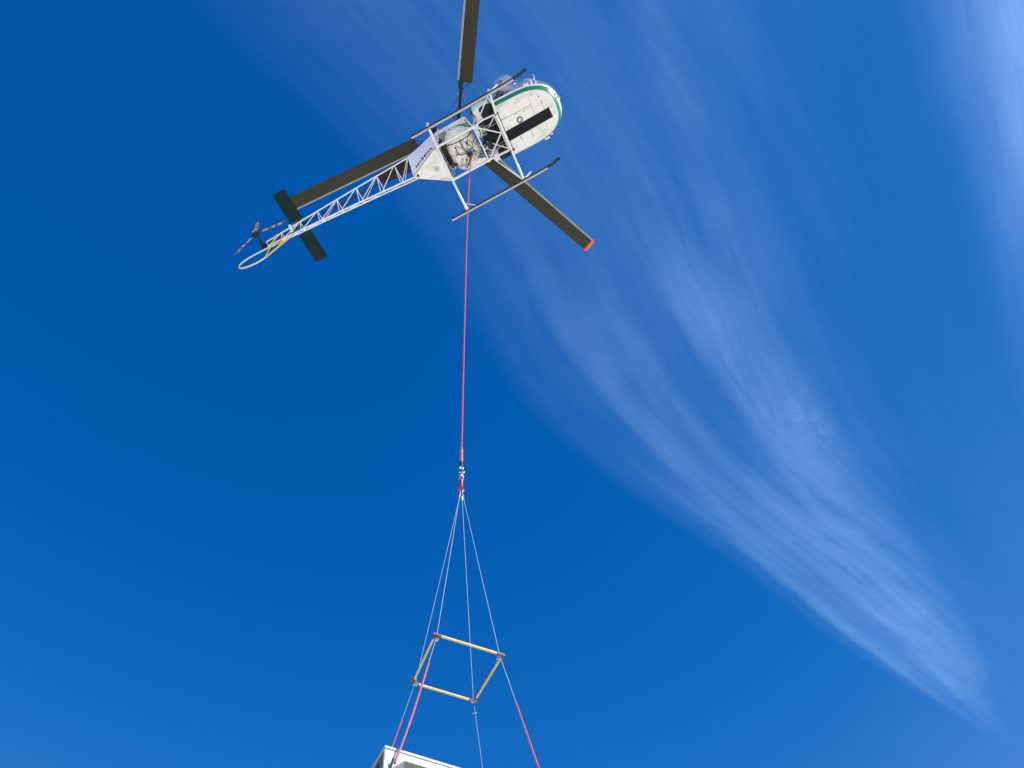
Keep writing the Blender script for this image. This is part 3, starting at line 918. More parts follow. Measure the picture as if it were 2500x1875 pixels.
bm = B(); prism(bm, [(-1.44, -0.055, 0.682), (-1.40, 0.03, 0.680), (-1.49, 0.02, 0.684)], 0.01); obj('inspection_hole', bm, 'black_rubber', bp)
for s in (-1, 1):
    quad = [Vector((-0.69, s * 0.46, 0.655)), Vector((-1.555, s * 0.022, 0.70)), Vector((-1.50, s * 0.31, UPz)), Vector((-0.73, s * 0.49, 1.62))]
    bm = B()
    # subdivided plate, slightly crowned
    nU, nV = 10, 8
    out = []
    nrm = (quad[1] - quad[0]).cross(quad[3] - quad[0]).normalized()
    if nrm.y * s < 0:
        nrm = -nrm
    for layer in (0.006, -0.006):
        g = []
        for i in range(nU + 1):
            row = []
            for j in range(nV + 1):
                u, v = i / nU, j / nV
                p = quad[0] * (1 - u) * (1 - v) + quad[1] * u * (1 - v) + quad[2] * u * v + quad[3] * (1 - u) * v
                row.append(bm.verts.new(p + nrm * (layer + 0.03 * math.sin(math.pi * u) * math.sin(math.pi * v))))
            g.append(row)
        out.append(g)
    for li, g in enumerate(out):
        for i in range(nU):
            for j in range(nV):
                bm.faces.new((g[i][j], g[i + 1][j], g[i + 1][j + 1], g[i][j + 1]))
    ga, gc = out
    edge = [(i, 0) for i in range(nU)] + [(nU, j) for j in range(nV)] + [(i, nV) for i in range(nU, 0, -1)] + [(0, j) for j in range(nV, 0, -1)]
    for q in range(len(edge)):
        a, c = edge[q], edge[(q + 1) % len(edge)]
        bm.faces.new((ga[a[0]][a[1]], ga[c[0]][c[1]], gc[c[0]][c[1]], gc[a[0]][a[1]]))
    sp = obj('side_panel', bm, 'side_paint', heli, 40)
    # registration along the lower edge
    cu = bpy.data.curves.new('letters', 'FONT')
    cu.body = 'N134HA'
    cu.size = 0.17
    cu.align_x = 'LEFT'
    cu.space_character = 1.05
    cu.offset = 0.0025
    cu.extrude = 0.0015
    tob = bpy.data.objects.new('tmp_text', cu)
    COL.objects.link(tob)
    dg = bpy.context.evaluated_depsgraph_get()
    me = bpy.data.meshes.new_from_object(tob.evaluated_get(dg))
    COL.objects.unlink(tob)
    bpy.data.objects.remove(tob)
    me.materials.clear(); me.materials.append(MATS['letter_black'])
    lo = bpy.data.objects.new('registration_letters', me)
    COL.objects.link(lo)
    lo.parent = sp
    lo['label'] = 'dark registration letters N134HA'
    if s < 0:
        ex = (quad[0] - quad[1]).normalized(); start = 0.80
    else:
        ex = (quad[1] - quad[0]).normalized(); start = 0.16
    ez = nrm
    ey = ez.cross(ex).normalized()
    org = quad[0] * (1 - start) + quad[1] * start + ey * 0.10 + nrm * 0.030
    mm = Matrix((ex, ey, ez)).transposed().to_4x4()
    mm.translation = org
    Lx = (quad[0] - quad[1]).length
    for vtx in me.vertices:
        P = mm @ vtx.co
        rel_ = P - quad[0]
        uu = min(1, max(0, rel_.dot((quad[1] - quad[0]).normalized()) / Lx))
        vv = min(1, max(0, abs((P - quad[0]).dot(ey)) / 0.85))
        pl = (P - quad[0]).dot(nrm)
        bil = quad[0] * (1 - uu) * (1 - vv) + quad[1] * uu * (1 - vv) + quad[2] * uu * vv + quad[3] * (1 - uu) * vv
        tw = (bil - quad[0]).dot(nrm)
        vtx.co = P + nrm * (-pl + tw + 0.012 + 0.034 * math.sin(math.pi * uu) * math.sin(math.pi * vv) + (0.002 if vtx.co.z > 0 else 0))
    bm = B(); tube(bm, [quad[0] + nrm * 0.006, quad[1] + nrm * 0.006], 0.010, 6); obj('edge_strip', bm, 'line_dark', sp)
bm = B(); prism(bm, [(-0.73, -0.48, 1.625), (-1.50, -0.30, UPz + 0.005), (-1.50, 0.30, UPz + 0.005), (-0.73, 0.48, 1.625)], 0.012, (0, 0, 1)); obj('top_panel', bm, 'white_paint', heli)

# --- landing gear ---------------------------------------------------------------
SK = {-1: [(-1.12, -1.075, 0.045), (0.2, -1.115, 0.045), (1.35, -1.165, 0.045), (1.62, -1.18, 0.075), (1.82, -1.19, 0.14), (1.98, -1.20, 0.235)],
      1: [(-1.17, 1.19, 0.045), (0.2, 1.15, 0.045), (1.30, 1.115, 0.045), (1.56, 1.11, 0.075), (1.76, 1.105, 0.14), (1.92, 1.10, 0.235)]}


def arc_shell(bm, path, r0, r1, a0, a1, seg=10):
    """part-pipe: angle 0 = -Z (down), measured towards +Y"""
    rings = []
    for p in path:
        p = Vector(p)
        ring = []
        for k in range(seg + 1):
            a = a0 + (a1 - a0) * k / seg
            ring.append(p + Vector((0, math.sin(a), -math.cos(a))) * r1)
        for k in range(seg, -1, -1):
            a = a0 + (a1 - a0) * k / seg
            ring.append(p + Vector((0, math.sin(a), -math.cos(a))) * r0)
        rings.append(ring)
    loft(bm, rings, cap0=True, cap1=True)


for s in (-1, 1):
    P = SK[s]
    bm = B(); tube(bm, P, 0.038, 14); sk = obj('skid', bm, 'skid_black', heli)
    bm = B(); arc_shell(bm, P[:4], 0.0385, 0.046, R(-14), R(105)); obj('skid_shoe', bm, 'skid_worn', sk)
    bm = B(); tube(bm, [Vector(P[-1]) - Vector((0.03, 0, 0.017)), Vector(P[-1]) + Vector((0.012, 0, 0.007))], 0.043, 14); obj('end_cap', bm, 'black_rubber', sk)
# cross tubes and legs
bm = B(); bar(bm, (0.965, -0.52, 0.602), (0.955, 0.50, 0.602), 0.066, 0.05, bevel=0.012); obj('cross_tube', bm, 'tube_paint', heli)
bm = B(); tube(bm, [(0.915, -0.50, 0.645), (0.905, 0.47, 0.645)], 0.015, 8); obj('cross_tube', bm, 'tube_paint', heli)
bm = B(); bar(bm, (1.006, -0.53, 0.612), (0.996, 0.51, 0.612), 0.016, 0.02, bevel=0.002); obj('rubber_seal', bm, 'black_rubber', heli)
for y in (-0.50, 0.485):
    bm = B(); box(bm, (0.965, y, 0.60), (0.09, 0.035, 0.07), None, 0.008); obj('clamp', bm, 'line_dark', heli)
    bm = B(); box(bm, (1.012, y, 0.605), (0.03, 0.07, 0.04), None, 0.008); obj('clamp', bm, 'black_metal', heli)
LEGS = (((0.965, -0.50, 0.60), (1.0, -1.155, 0.085)), ((0.955, 0.48, 0.60), (0.90, 1.13, 0.085)), ((-0.685, -0.44, 0.63), (-0.66, -1.09, 0.085)), ((-0.715, 0.50, 0.63), (-0.715, 1.175, 0.085)))
for i, (a, c) in enumerate(LEGS):
    bm = B(); tube(bm, [a, c], [0.030, 0.025], 12); lg = obj('leg', bm, 'tube_paint', heli)
    s = -1 if c[1] < 0 else 1
    cv = Vector(c)
    bm = B(); box(bm, cv + Vector((0, 0, -0.012)), (0.10, 0.07, 0.05), None, 0.012); obj('skid_clamp', bm, 'tube_paint', lg)
    bm = B(); bar(bm, cv + Vector((0.0, 0, 0.0)), cv + Vector((0.02, -0.01, 0.34 if i != 0 else 0.26)), 0.036, 0.05, (1, 0, 0), 0.008); obj('post', bm, 'tube_paint', lg)
    if i < 2:
        bm = B(); bar(bm, cv + Vector((0.0, 0, 0.04)), cv + Vector((0.27, 0, 0.30)), 0.03, 0.03, bevel=0.006); obj('step_arm', bm, 'tube_paint', lg)
        bm = B(); bar(bm, cv + Vector((0.02, -0.01, 0.02)), cv + Vector((0.20, 0.01, 0.025)), 0.06, 0.02, bevel=0.004); obj('step', bm, 'tube_paint', lg)
    else:
        bm = B(); bar(bm, cv + Vector((0.02, 0, 0.05)), cv + Vector((0.16, 0, 0.02)), 0.03, 0.03, bevel=0.006); obj('step_arm', bm, 'tube_paint', lg)
tpart('brace', [(-0.66, -0.47, 0.80), (-0.645, -1.06, 0.12)], 0.020, 'tube_paint', heli)
tpart('brace', [(0.46, 0.50, 0.68), (0.86, 1.09, 0.11)], 0.014, 'tube_paint', heli)
tpart('brace', [(0.46, -0.50, 0.68), (0.94, -1.10, 0.11)], 0.014, 'tube_paint', heli)
tpart('brace', [(-0.71, 1.13, 0.52), (-0.45, 1.165, 0.10)], 0.011, 'tube_paint', heli)
for i in range(3):
    bm = B(); box(bm, (-0.16 + 0.055 * i, -1.103, 0.10), (0.022, 0.03, 0.05), None, 0.005); obj('bolt', bm, 'bright_steel', heli)

# --- tail boom -------------------------------------------------------------------
LOx = [-1.55, -1.94, -2.51, -3.12, -3.71, -4.29, -4.84, -5.42, -5.84]
UPx = [-1.50, -1.91, -2.45, -3.07, -3.66, -4.25, -4.79, -5.36, -5.82]


def lo_pt(x):
    f = (x + 1.55) / (-5.84 + 1.55)
    return Vector((x, 0, 0.71 + 0.51 * f + 0.05 * math.sin(math.pi * max(0, min(1, f)))))


def up_pt(x, s):
    f = (x + 1.50) / (-5.82 + 1.50)
    return Vector((x, s * (0.30 - 0.22 * f), UPz + 0.04 * math.sin(math.pi * f) - 0.14 * f))


bm = B(); tube(bm, [lo_pt(x) for x in LOx], 0.021, 10); obj('lower_longeron', bm, 'tube_paint', heli)
for s in (-1, 1):
    bm = B(); tube(bm, [up_pt(x, s) for x in UPx], 0.018, 10); obj('upper_longeron', bm, 'tube_paint', heli)
    for i in range(len(LOx)):
        tpart('brace', [up_pt(UPx[i], s), lo_pt(LOx[i] + 0.02)], 0.012, 'tube_paint', heli)
        if i < len(LOx) - 1:
            tpart('brace', [lo_pt(LOx[i + 1] + 0.03), up_pt(UPx[i] - 0.02, s)] if False else [up_pt(UPx[i] - 0.03, s), lo_pt(LOx[i + 1] + 0.06)], 0.011, 'tube_paint', heli)
for i in range(len(LOx)):
    tpart('brace', [up_pt(UPx[i], -1), up_pt(UPx[i], 1)], 0.010, 'tube_paint', heli)
    if i < len(LOx) - 1 and i % 2 == 0:
        tpart('brace', [up_pt(UPx[i], -1), up_pt(UPx[i + 1], 1)], 0.008, 'tube_paint', heli)
for i in range(1, len(LOx)):
    bm = B(); box(bm, lo_pt(LOx[i] + 0.02), (0.09, 0.035, 0.035), None, 0.012); obj('node_gusset', bm, 'tube_paint', heli)
tpart('tail_shaft', [(-1.5, 0, 1.62), (-2.64, 0, 1.60), (-3.9, 0, 1.55), (-5.1, 0, 1.50), (-5.9, 0, 1.46)], 0.026, 'shaft_blue', heli)
for x in (-2.45, -3.66, -4.79):
    bm = B(); box(bm, (x, 0, 1.545 - 0.02 * (x + 2.45) / -2.3), (0.04, 0.07, 0.14), None, 0.01); obj('shaft_bearing', bm, 'dark_metal', heli)
tpart('control_cable', [(-1.55, 0.06, 0.80), (-3.7, 0.04, 1.10), (-5.8, 0.02, 1.28)], 0.006, 'dark_metal', heli)
# stabiliser halves
for s in (-1, 1):
    bm = B()
    ch = 0.36
    rings = []
    for y in (0.20, 0.21, 1.03, 1.04):
        k = 1.0 if y in (0.21, 1.03) else 0.94
        prof = []
        for (fx, fz) in ((0.5, 0.0), (0.42, 0.016), (0.25, 0.026), (0.0, 0.026), (-0.25, 0.016), (-0.5, 0.002), (-0.5, -0.002), (-0.25, -0.012), (0.0, -0.020), (0.25, -0.020), (0.42, -0.012)):
            prof.append((-4.85 + fx * ch * k, s * y, 1.42 + fz * k))
        rings.append(prof)
    loft(bm, rings, cap0=True, cap1=True)
    stb = obj('stabiliser', bm, 'stab_green', heli, 40)
    for yy in (0.42, 0.64, 0.86):
        bm = B(); bar(bm, (-4.70, s * yy, 1.397), (-5.0, s * yy, 1.404), 0.012, 0.006, bevel=0); obj('rib_seam', bm, 'dark_teal', stb)
    bm = B(); cyl(bm, (-4.835, s * 0.06, 1.40), (-4.835, s * 0.26, 1.415), 0.026, 12); obj('spar_stub', bm, 'black_metal', stb)
    bm = B(); box(bm, (-4.80, s * 0.17, 1.41), (0.10, 0.04, 0.06), None, 0.01); obj('spar_fitting', bm, 'black_metal', stb)
tpart('stabiliser_spar', [(-4.835, -0.20, 1.41), (-4.835, 0.20, 1.41)], 0.02, 'black_metal', heli)
bm = B(); box(bm, (-5.08, -0.10, 1.36), (0.07, 0.20, 0.05), Matrix.Rotation(0.2, 3, 'Z'), 0.01); obj('beacon_mount', bm, 'tube_paint', heli)
bm = B(); box(bm, (-5.05, -0.19, 1.44), (0.06, 0.05, 0.05), None, 0.01); obj('beacon_lamp', bm, 'dark_metal', heli)
# tail gearbox, rotor
bm = B(); box(bm, (-5.90, -0.01, 1.25), (0.17, 0.13, 0.17), Matrix.Rotation(0.2, 3, 'Y'), 0.03); obj('tail_gearbox', bm, 'black_metal', heli)
bm = B(); box(bm, (-5.93, 0.02, 1.17), (0.20, 0.06, 0.03), Matrix.Rotation(0.1, 3, 'Y'), 0.01); obj('tail_light', bm, 'black_metal', heli)
tpart('gearbox_arm', [(-5.95, -0.03, 1.30), (-5.98, -0.10, 1.42), (-6.0, -0.20, 1.56), (-6.02, -0.32, 1.62)], [0.05, 0.032, 0.030, 0.035], 'black_metal', heli, 12)
TRH = Vector((-6.03, -0.32, 1.62))
bm = B(); cyl(bm, TRH + Vector((0.0, 0.07, 0)), TRH + Vector((0, -0.09, 0)), 0.062, 18); hubt = obj('tail_rotor_hub', bm, 'black_metal', heli)
for (x, z) in ((0.03, 0.03), (-0.04, 0.02), (0.0, -0.045)):
    bm = B(); cyl(bm, TRH + Vector((x, -0.07, z)), TRH + Vector((x, -0.105, z)), 0.018, 10); obj('hub_bolt', bm, 'bright_steel', hubt)
for adeg in (-122.5, -15.0, 92.0):
    a = R(adeg)
    d = Vector((math.cos(a), 0, math.sin(a)))
    e = Vector((-math.sin(a), -0.06, math.cos(a))).normalized()     # chord, pitched
    nn = d.cross(e).normalized()
    bm = B(); tube(bm, [TRH + d * 0.05, TRH + d * 0.24], [0.035, 0.026], 10); obj('blade_cuff', bm, 'black_metal', hubt)
    stripes = [(0.20, 0.42, 'tail_cream'), (0.42, 0.535, 'tail_red'), (0.535, 0.65, 'tail_cream'), (0.65, 0.735, 'tail_red'), (0.735, 0.855, 'tail_cream'), (0.855, 0.925, 'tail_red')]
    bl = None
    for (r0, r1, mn) in stripes:
        bm = B()
        rings = []
        for r_ in (r0, r1):
            c = 0.040 if r_ < 0.25 else 0.056
            rings.append([TRH + d * r_ + e * (fx * c * 2) + nn * (fz * 0.013) for fx, fz in ((0.5, 0), (0.3, 1), (-0.1, 0.8), (-0.5, 0), (-0.1, -0.8), (0.3, -1))])
        loft(bm, rings, cap0=True, cap1=True)
        if bl is None:
            bl = obj('tail_blade', bm, mn, heli, 40)
        else:
            obj('painted_band', bm, mn, bl, 40)
# tail guard hoop
bm = B()
gp = [(-5.62, 0, 1.13), (-5.80, 0, 1.075), (-6.07, 0, 1.07), (-6.33, 0, 1.065), (-6.47, 0, 1.02), (-6.57, 0, 0.94), (-6.62, 0, 0.85), (-6.63, 0, 0.75), (-6.60, 0, 0.64), (-6.53, 0, 0.545), (-6.42, 0, 0.46), (-6.28, 0, 0.40), (-6.10, 0, 0.365), (-5.95, 0, 0.38), (-5.80, 0, 0.445)]
tube(bm, gp, 0.021, 10); tg = obj('tail_guard', bm, 'pale_yellow', heli)
tpart('guard_strut', [(-5.80, 0, 0.45), (-5.40, 0.0, 0.80), (-5.04, 0, 1.13)], 0.021, 'yellow_paint', heli)
for s in (-1, 1):
    tpart('guard_strut', [(-5.80, s * 0.015, 0.46), (-5.50, s * 0.13, 1.33)], 0.015, 'yellow_paint', heli)
bm = B(); prism(bm, [(-5.78, 0.005, 0.47), (-5.60, 0.005, 0.60), (-5.50, 0.005, 0.78), (-5.58, 0.005, 0.72)], 0.012, (0, 1, 0)); obj('guard_gusset', bm, 'yellow_paint', heli)
bm = B(); prism(bm, [(-5.75, 0.0, 1.15), (-5.38, 0.0, 1.14), (-5.36, 0.0, 0.92), (-5.52, 0.0, 0.98)], 0.014, (0, 1, 0)); obj('guard_gusset', bm, 'yellow_paint', heli)

# --- main rotor ------------------------------------------------------------------
H = Vector((0, 0, 2.965))
bm = B(); tube(bm, [(0, 0, 2.86), (0, 0, 2.90), (0, 0, 3.03), (0, 0, 3.10)], [0.09, 0.17, 0.17, 0.08], 24); rh = obj('rotor_hub', bm, 'black_metal', heli)
bm = B(); tube(bm, [(0, 0, 2.44), (0, 0, 2.47), (0, 0, 2.53), (0, 0, 2.56)], [0.10, 0.21, 0.21, 0.10], 24); obj('swashplate', bm, 'black_metal', heli)
tpart('scissor_link', [(0.19, 0.03, 2.50), (0.28, 0.05, 2.66), (0.12, 0.02, 2.84)], 0.018, 'black_metal', heli)
BL = [(66.7, 'blade3'), (181.2, 'blade2'), (-58.5, 'blade1')]
CONE = R(1.15)
anchors = []
for adeg, _n in BL:
    a = R(adeg)
    d = Vector((math.cos(a) * math.cos(CONE), math.sin(a) * math.cos(CONE), math.sin(CONE)))
    le = Vector((math.sin(a), -math.cos(a), 0))            # leading edge: turns clockwise seen from above
    pit = R(9)
    e = (le * math.cos(pit) + Vector((0, 0, 1)) * math.sin(pit)).normalized()
    nn = e.cross(d).normalized()
    if nn.z < 0:
        nn = -nn
    bm = B()
    C_ = 0.40
    rings = []
    prof = [(0.115, 0.0), (0.09, 0.018), (0.03, 0.026), (-0.06, 0.024), (-0.18, 0.011), (-0.285, 0.001), (-0.285, -0.002), (-0.18, -0.008), (-0.06, -0.018), (0.03, -0.019), (0.09, -0.013)]
    RT = 5.44 if _n != 'blade2' else 5.18
    stations = [1.20, 1.22, 2.0, 3.0, 4.0, 5.0, RT]
    for r_ in stations:
        tw = R(-5.0) * (r_ - 1.2) / 4.3
        dz = 0.035 * (r_ / 5.5) ** 3
        ring = []
        for fx, fz in prof:
            ee = e * math.cos(tw) + nn * math.sin(tw)
            n2 = nn * math.cos(tw) - e * math.sin(tw)
            ring.append(H + d * r_ + ee * fx + n2 * fz + Vector((0, 0, dz)))
        rings.append(ring)
    loft(bm, rings, cap0=True, cap1=True)
    blade = obj('rotor_blade', bm, 'blade_paint', heli, 50)
    # worn metal strip along the leading edge
    bm = B()
    rings = []
    for r_ in stations[1:]:
        tw = R(-5.0) * (r_ - 1.2) / 4.3
        dz = 0.035 * (r_ / 5.5) ** 3
        ee = e * math.cos(tw) + nn * math.sin(tw)
        n2 = nn * math.cos(tw) - e * math.sin(tw)
        rings.append([H + d * r_ + ee * fx + n2 * fz + Vector((0, 0, dz)) for fx, fz in ((0.088, 0.021), (0.121, 0.0), (0.088, -0.0165), (0.070, -0.0185), (0.070, 0.024))])
    loft(bm, rings, cap0=True, cap1=True)
    obj('leading_edge_strip', bm, 'blade_edge', blade, 50)
    bm = B()
    rings = []
    for r_, k in ((RT + 0.001, 1.0), (RT + 0.06, 1.02), (RT + 0.105, 0.8)):
        tw = R(-5.0)
        ee = e * math.cos(tw) + nn * math.sin(tw)
        n2 = nn * math.cos(tw) - e * math.sin(tw)
        rings.append([H + d * r_ + ee * (-0.085 + (fx + 0.085) * k) + n2 * fz * 1.25 * k + Vector((0, 0, 0.035)) for fx, fz in prof])
    loft(bm, rings, cap0=True, cap1=True)
    obj('tip_cap', bm, 'orange_tip', blade, 50)
    # root: spar, drag link, fittings
    bm = B(); tube(bm, [H + d * 0.10, H + d * 0.55, H + d * 0.90, H + d * 1.24], [0.055, 0.045, 0.045, 0.052], 14); obj('blade_spar', bm, 'black_metal', blade)
    bm = B(); bar(bm, H + d * 1.20 + e * 0.055, H + d * 1.02 + e * 0.05, 0.05, 0.05); obj('spar_cuff', bm, 'black_metal', blade)
    tpart('drag_link', [H + d * 1.23 - e * 0.24, H + d * 1.02 - e * 0.05], 0.011, 'black_metal', blade)
    for k in (-1, 1):
        bm = B(); cyl(bm, H + d * 0.88 + e * 0.075 * k - Vector((0, 0, 0.03)), H + d * 0.88 + e * 0.075 * k + Vector((0, 0, 0.03)), 0.022, 10); obj('spar_bolt', bm, 'bright_steel', blade)
    tpart('pitch_link', [H + d * 0.30 + e * 0.16 + Vector((0, 0, -0.03)), d * 0.19 + e * 0.09 + Vector((0, 0, 2.52))], 0.016, 'black_metal', rh)
    tpart('pitch_horn', [H + d * 0.34, H + d * 0.30 + e * 0.17 + Vector((0, 0, -0.03))], 0.022, 'black_metal', rh)
    anchors.append(H + d * 0.88)
for i in range(3):
    a, c = anchors[i], anchors[(i + 1) % 3]
    tpart('blade_cable', [a, c], 0.007, 'shaft_blue', rh, 6)

# ================================================================== PILOT
pil = empty('person', label='pilot in dark helmet leaning into the bubble window of the cabin', cat='person')
pil.matrix_world = heli.matrix_world.copy()
# body: skeleton + skin modifier, one continuous surface
J = {'pelvis': (1.30, -0.42, 1.10), 'belly': (1.27, -0.46, 1.26), 'chest': (1.29, -0.54, 1.46), 'neck0': (1.34, -0.62, 1.60), 'neck': (1.38, -0.68, 1.67),
     'shR': (1.31, -0.74, 1.50), 'elR': (1.44, -0.73, 1.24), 'haR': (1.62, -0.48, 1.22), 'shL': (1.31, -0.36, 1.54), 'elL': (1.38, -0.30, 1.26), 'haL': (1.60, -0.36, 1.16),
     'hipR': (1.34, -0.52, 1.08), 'knR': (1.78, -0.54, 1.12), 'anR': (1.98, -0.50, 0.78), 'toR': (2.13, -0.48, 0.735), 'hipL': (1.34, -0.32, 1.08), 'knL': (1.78, -0.26, 1.12), 'anL': (1.98, -0.28, 0.78), 'toL': (2.13, -0.28, 0.735)}
RAD = {'pelvis': .15, 'belly': .14, 'chest': .16, 'neck0': .075, 'neck': .06, 'shR': .075, 'elR': .052, 'haR': .036, 'shL': .075, 'elL': .052, 'haL': .036, 'hipR': .095, 'knR': .066, 'anR': .045, 'toR': .035, 'hipL': .095, 'knL': .066, 'anL': .045, 'toL': .035}
ED = [('pelvis', 'belly'), ('belly', 'chest'), ('chest', 'neck0'), ('neck0', 'neck'), ('chest', 'shR'), ('shR', 'elR'), ('elR', 'haR'), ('chest', 'shL'), ('shL', 'elL'), ('elL', 'haL'), ('pelvis', 'hipR'), ('hipR', 'knR'), ('knR', 'anR'), ('anR', 'toR'), ('pelvis', 'hipL'), ('hipL', 'knL'), ('knL', 'anL'), ('anL', 'toL')]


def skin_mesh(name, joints, rads, edges, root, material, parent, sub=1):
    ks = list(joints)
    me = bpy.data.meshes.new(name)
    me.from_pydata([joints[k] for k in ks], [(ks.index(a), ks.index(c)) for a, c in edges], [])
    o = bpy.data.objects.new(name, me)
    COL.objects.link(o)
    md = o.modifiers.new('skin', 'SKIN')
    md.use_smooth_shade = True
    for i, k in enumerate(ks):
        me.skin_vertices[0].data[i].radius = (rads[k], rads[k])
        me.skin_vertices[0].data[i].use_root = (k == root)
    sb = o.modifiers.new('sub', 'SUBSURF')
    sb.levels = sub; sb.render_levels = sub
    dg = bpy.context.evaluated_depsgraph_get()
    me2 = bpy.data.meshes.new_from_object(o.evaluated_get(dg))
    me2.name = name
    COL.objects.unlink(o)
    bpy.data.objects.remove(o)
    me2.materials.clear(); me2.materials.append(MATS[material])
    me2.polygons.foreach_set('use_smooth', [True] * len(me2.polygons))
    o2 = bpy.data.objects.new(name, me2)
    COL.objects.link(o2)
    o2.parent = parent
    return o2


body = skin_mesh('body', J, RAD, ED, 'pelvis', 'jacket_brown', pil, 2)
# head, looking out and down
HC = Vector((1.45, -0.755, 1.80))
hd = empty('tmp')
bm = B()
superell(bm, (0, 0, 0), (0.095, 0.076, 0.118), 2.2, 24, 16)
superell(bm, (0.095, 0, -0.018), (0.022, 0.014, 0.026), 2, 10, 8)       # nose
for s in (-1, 1):
    superell(bm, (0.0, s * 0.078, -0.01), (0.022, 0.010, 0.034), 2, 10, 8)  # ears
superell(bm, (0.084, 0, -0.062), (0.012, 0.026, 0.008), 2, 10, 6)        # lips
superell(bm, (0.060, 0, -0.095), (0.030, 0.034, 0.026), 2, 12, 8)        # chin
mh = Matrix.Translation(HC) @ Euler((R(20), R(28), R(-38)), 'XYZ').to_matrix().to_4x4()
bmesh.ops.transform(bm, matrix=mh, verts=bm.verts[:])
obj('head', bm, 'skin', pil, 60)
bm = B()
for s in (-1, 1):
    superell(bm, (0.089, s * 0.033, 0.014), (0.008, 0.014, 0.007), 2, 10, 6)
bmesh.ops.transform(bm, matrix=mh, verts=bm.verts[:])
obj('eyes', bm, 'letter_black', pil, 60)
bm = B()
superell(bm, (-0.022, 0, 0.035), (0.118, 0.108, 0.115), 2.3, 28, 18)
for s in (-1, 1):
    superell(bm, (-0.005, s * 0.098, -0.035), (0.045, 0.024, 0.055), 2.4, 16, 10)
bmesh.ops.transform(bm, matrix=mh, verts=bm.verts[:])
obj('helmet', bm, 'helmet', pil, 60)
bm = B()
tube(bm, [(0.02, -0.10, -0.06), (0.09, -0.085, -0.085), (0.115, -0.02, -0.075)], 0.006, 6)
superell(bm, (0.115, -0.012, -0.072), (0.014, 0.016, 0.012), 2, 10, 8)
bmesh.ops.transform(bm, matrix=mh, verts=bm.verts[:])
obj('microphone', bm, 'black_rubber', pil, 60)
bpy.data.objects.remove(hd)
# vest over the chest
bm = B()
superell(bm, (1.285, -0.50, 1.40), (0.165, 0.185, 0.20), 2.6, 24, 14)
bmesh.ops.transform(bm, matrix=Matrix.Translation((1.285, -0.50, 1.40)) @ Matrix.Rotation(R(18), 4, 'X') @ Matrix.Translation((-1.285, 0.50, -1.40)), verts=bm.verts[:])
obj('vest', bm, 'jacket_dark', pil, 60)
# hands: palm, four fingers, thumb, closed on the grips
for s, base, axis, grip in ((0, Vector((1.635, -0.465, 1.22)), Vector((0.1, 0.12, -1)), (1.665, -0.42, 1.22)), (1, Vector((1.61, -0.365, 1.16)), Vector((0.2, 0, -1)), None)):
    bm = B()
    superell(bm, base + Vector((0.01, 0, 0)), (0.036, 0.018, 0.042), 2.6, 14, 10)
    for k in range(4):
        z = 0.030 - 0.020 * k
        ln = (0.9, 1.05, 1.0, 0.8)[k]
        p0 = base + Vector((0.035, 0.0, z))
        tube(bm, [p0, p0 + Vector((0.026 * ln, 0.012, -0.002)), p0 + Vector((0.030 * ln, 0.036, -0.004)), p0 + Vector((0.010, 0.050 * ln, -0.005))], [0.010, 0.0095, 0.009, 0.007], 8)
    p0 = base + Vector((0.0, 0.012, 0.034))
    tube(bm, [p0, p0 + Vector((0.022, 0.022, 0.012)), p0 + Vector((0.040, 0.036, 0.004))], [0.012, 0.010, 0.008], 8)
    obj('hand', bm, 'skin', pil, 60)

# ================================================================== LONG LINE
hookp = heli.matrix_world @ Vector((-0.035, 0.105, 0.475))
rope_pts = [hookp, Vector((-0.690, 6.665, 17.1)), Vector((-0.716, 6.663, 12.55)), Vector((-0.7275, 6.661, 9.30)), Vector((-0.728, 6.661, 9.10))]
line = empty('long_line', hookp, label='long red lifting rope hanging from the belly of the helicopter', cat='rope')


def bez(pts, n):
    out = []
    for i in range(len(pts) - 1):
        p0 = pts[max(i - 1, 0)]; p1 = pts[i]; p2 = pts[i + 1]; p3 = pts[min(i + 2, len(pts) - 1)]
        for k in range(n):
            t_ = k / n
            out.append(0.5 * ((2 * p1) + (-p0 + p2) * t_ + (2 * p0 - 5 * p1 + 4 * p2 - p3) * t_ ** 2 + (-p0 + 3 * p1 - 3 * p2 + p3) * t_ ** 3))
    out.append(pts[-1])
    return out


def rel(pts, o):
    return [Vector(p) - Vector(o) for p in pts]


core = bez(rope_pts[:4], 40)
obj('rope', tube(B(), rel(core, hookp), 0.0112, 10), 'rope_red', line, 60)
obj('rope_eye', tube(B(), rel([hookp + Vector((0, 0.0, 0.0)), hookp + Vector((0.03, 0, -0.08)), hookp + Vector((0.012, 0, -0.24)), hookp + Vector((-0.012, 0, -0.24)), hookp + Vector((-0.03, 0, -0.08))], hookp), 0.011, 8, closed=True), 'rope_red', line, 60)
obj('end_sleeve', tube(B(), rel([(-0.7275, 6.661, 9.42), (-0.7275, 6.661, 9.36), (-0.728, 6.661, 9.16), (-0.728, 6.661, 9.125)], hookp), [0.012, 0.020, 0.023, 0.020], 14), 'sleeve_red', line, 60)
obj('end_thimble', tube(B(), rel([(-0.728, 6.661, 9.13), (-0.728, 6.661, 9.03)], hookp), 0.021, 12), 'black_metal', line, 60)

# swivel and shackle (steel), then the red hook
swp = Vector((-0.726, 6.661, 9.01))
sw = empty('swivel', swp, label='steel swivel with round eyes at the lower end of the red rope', cat='swivel')


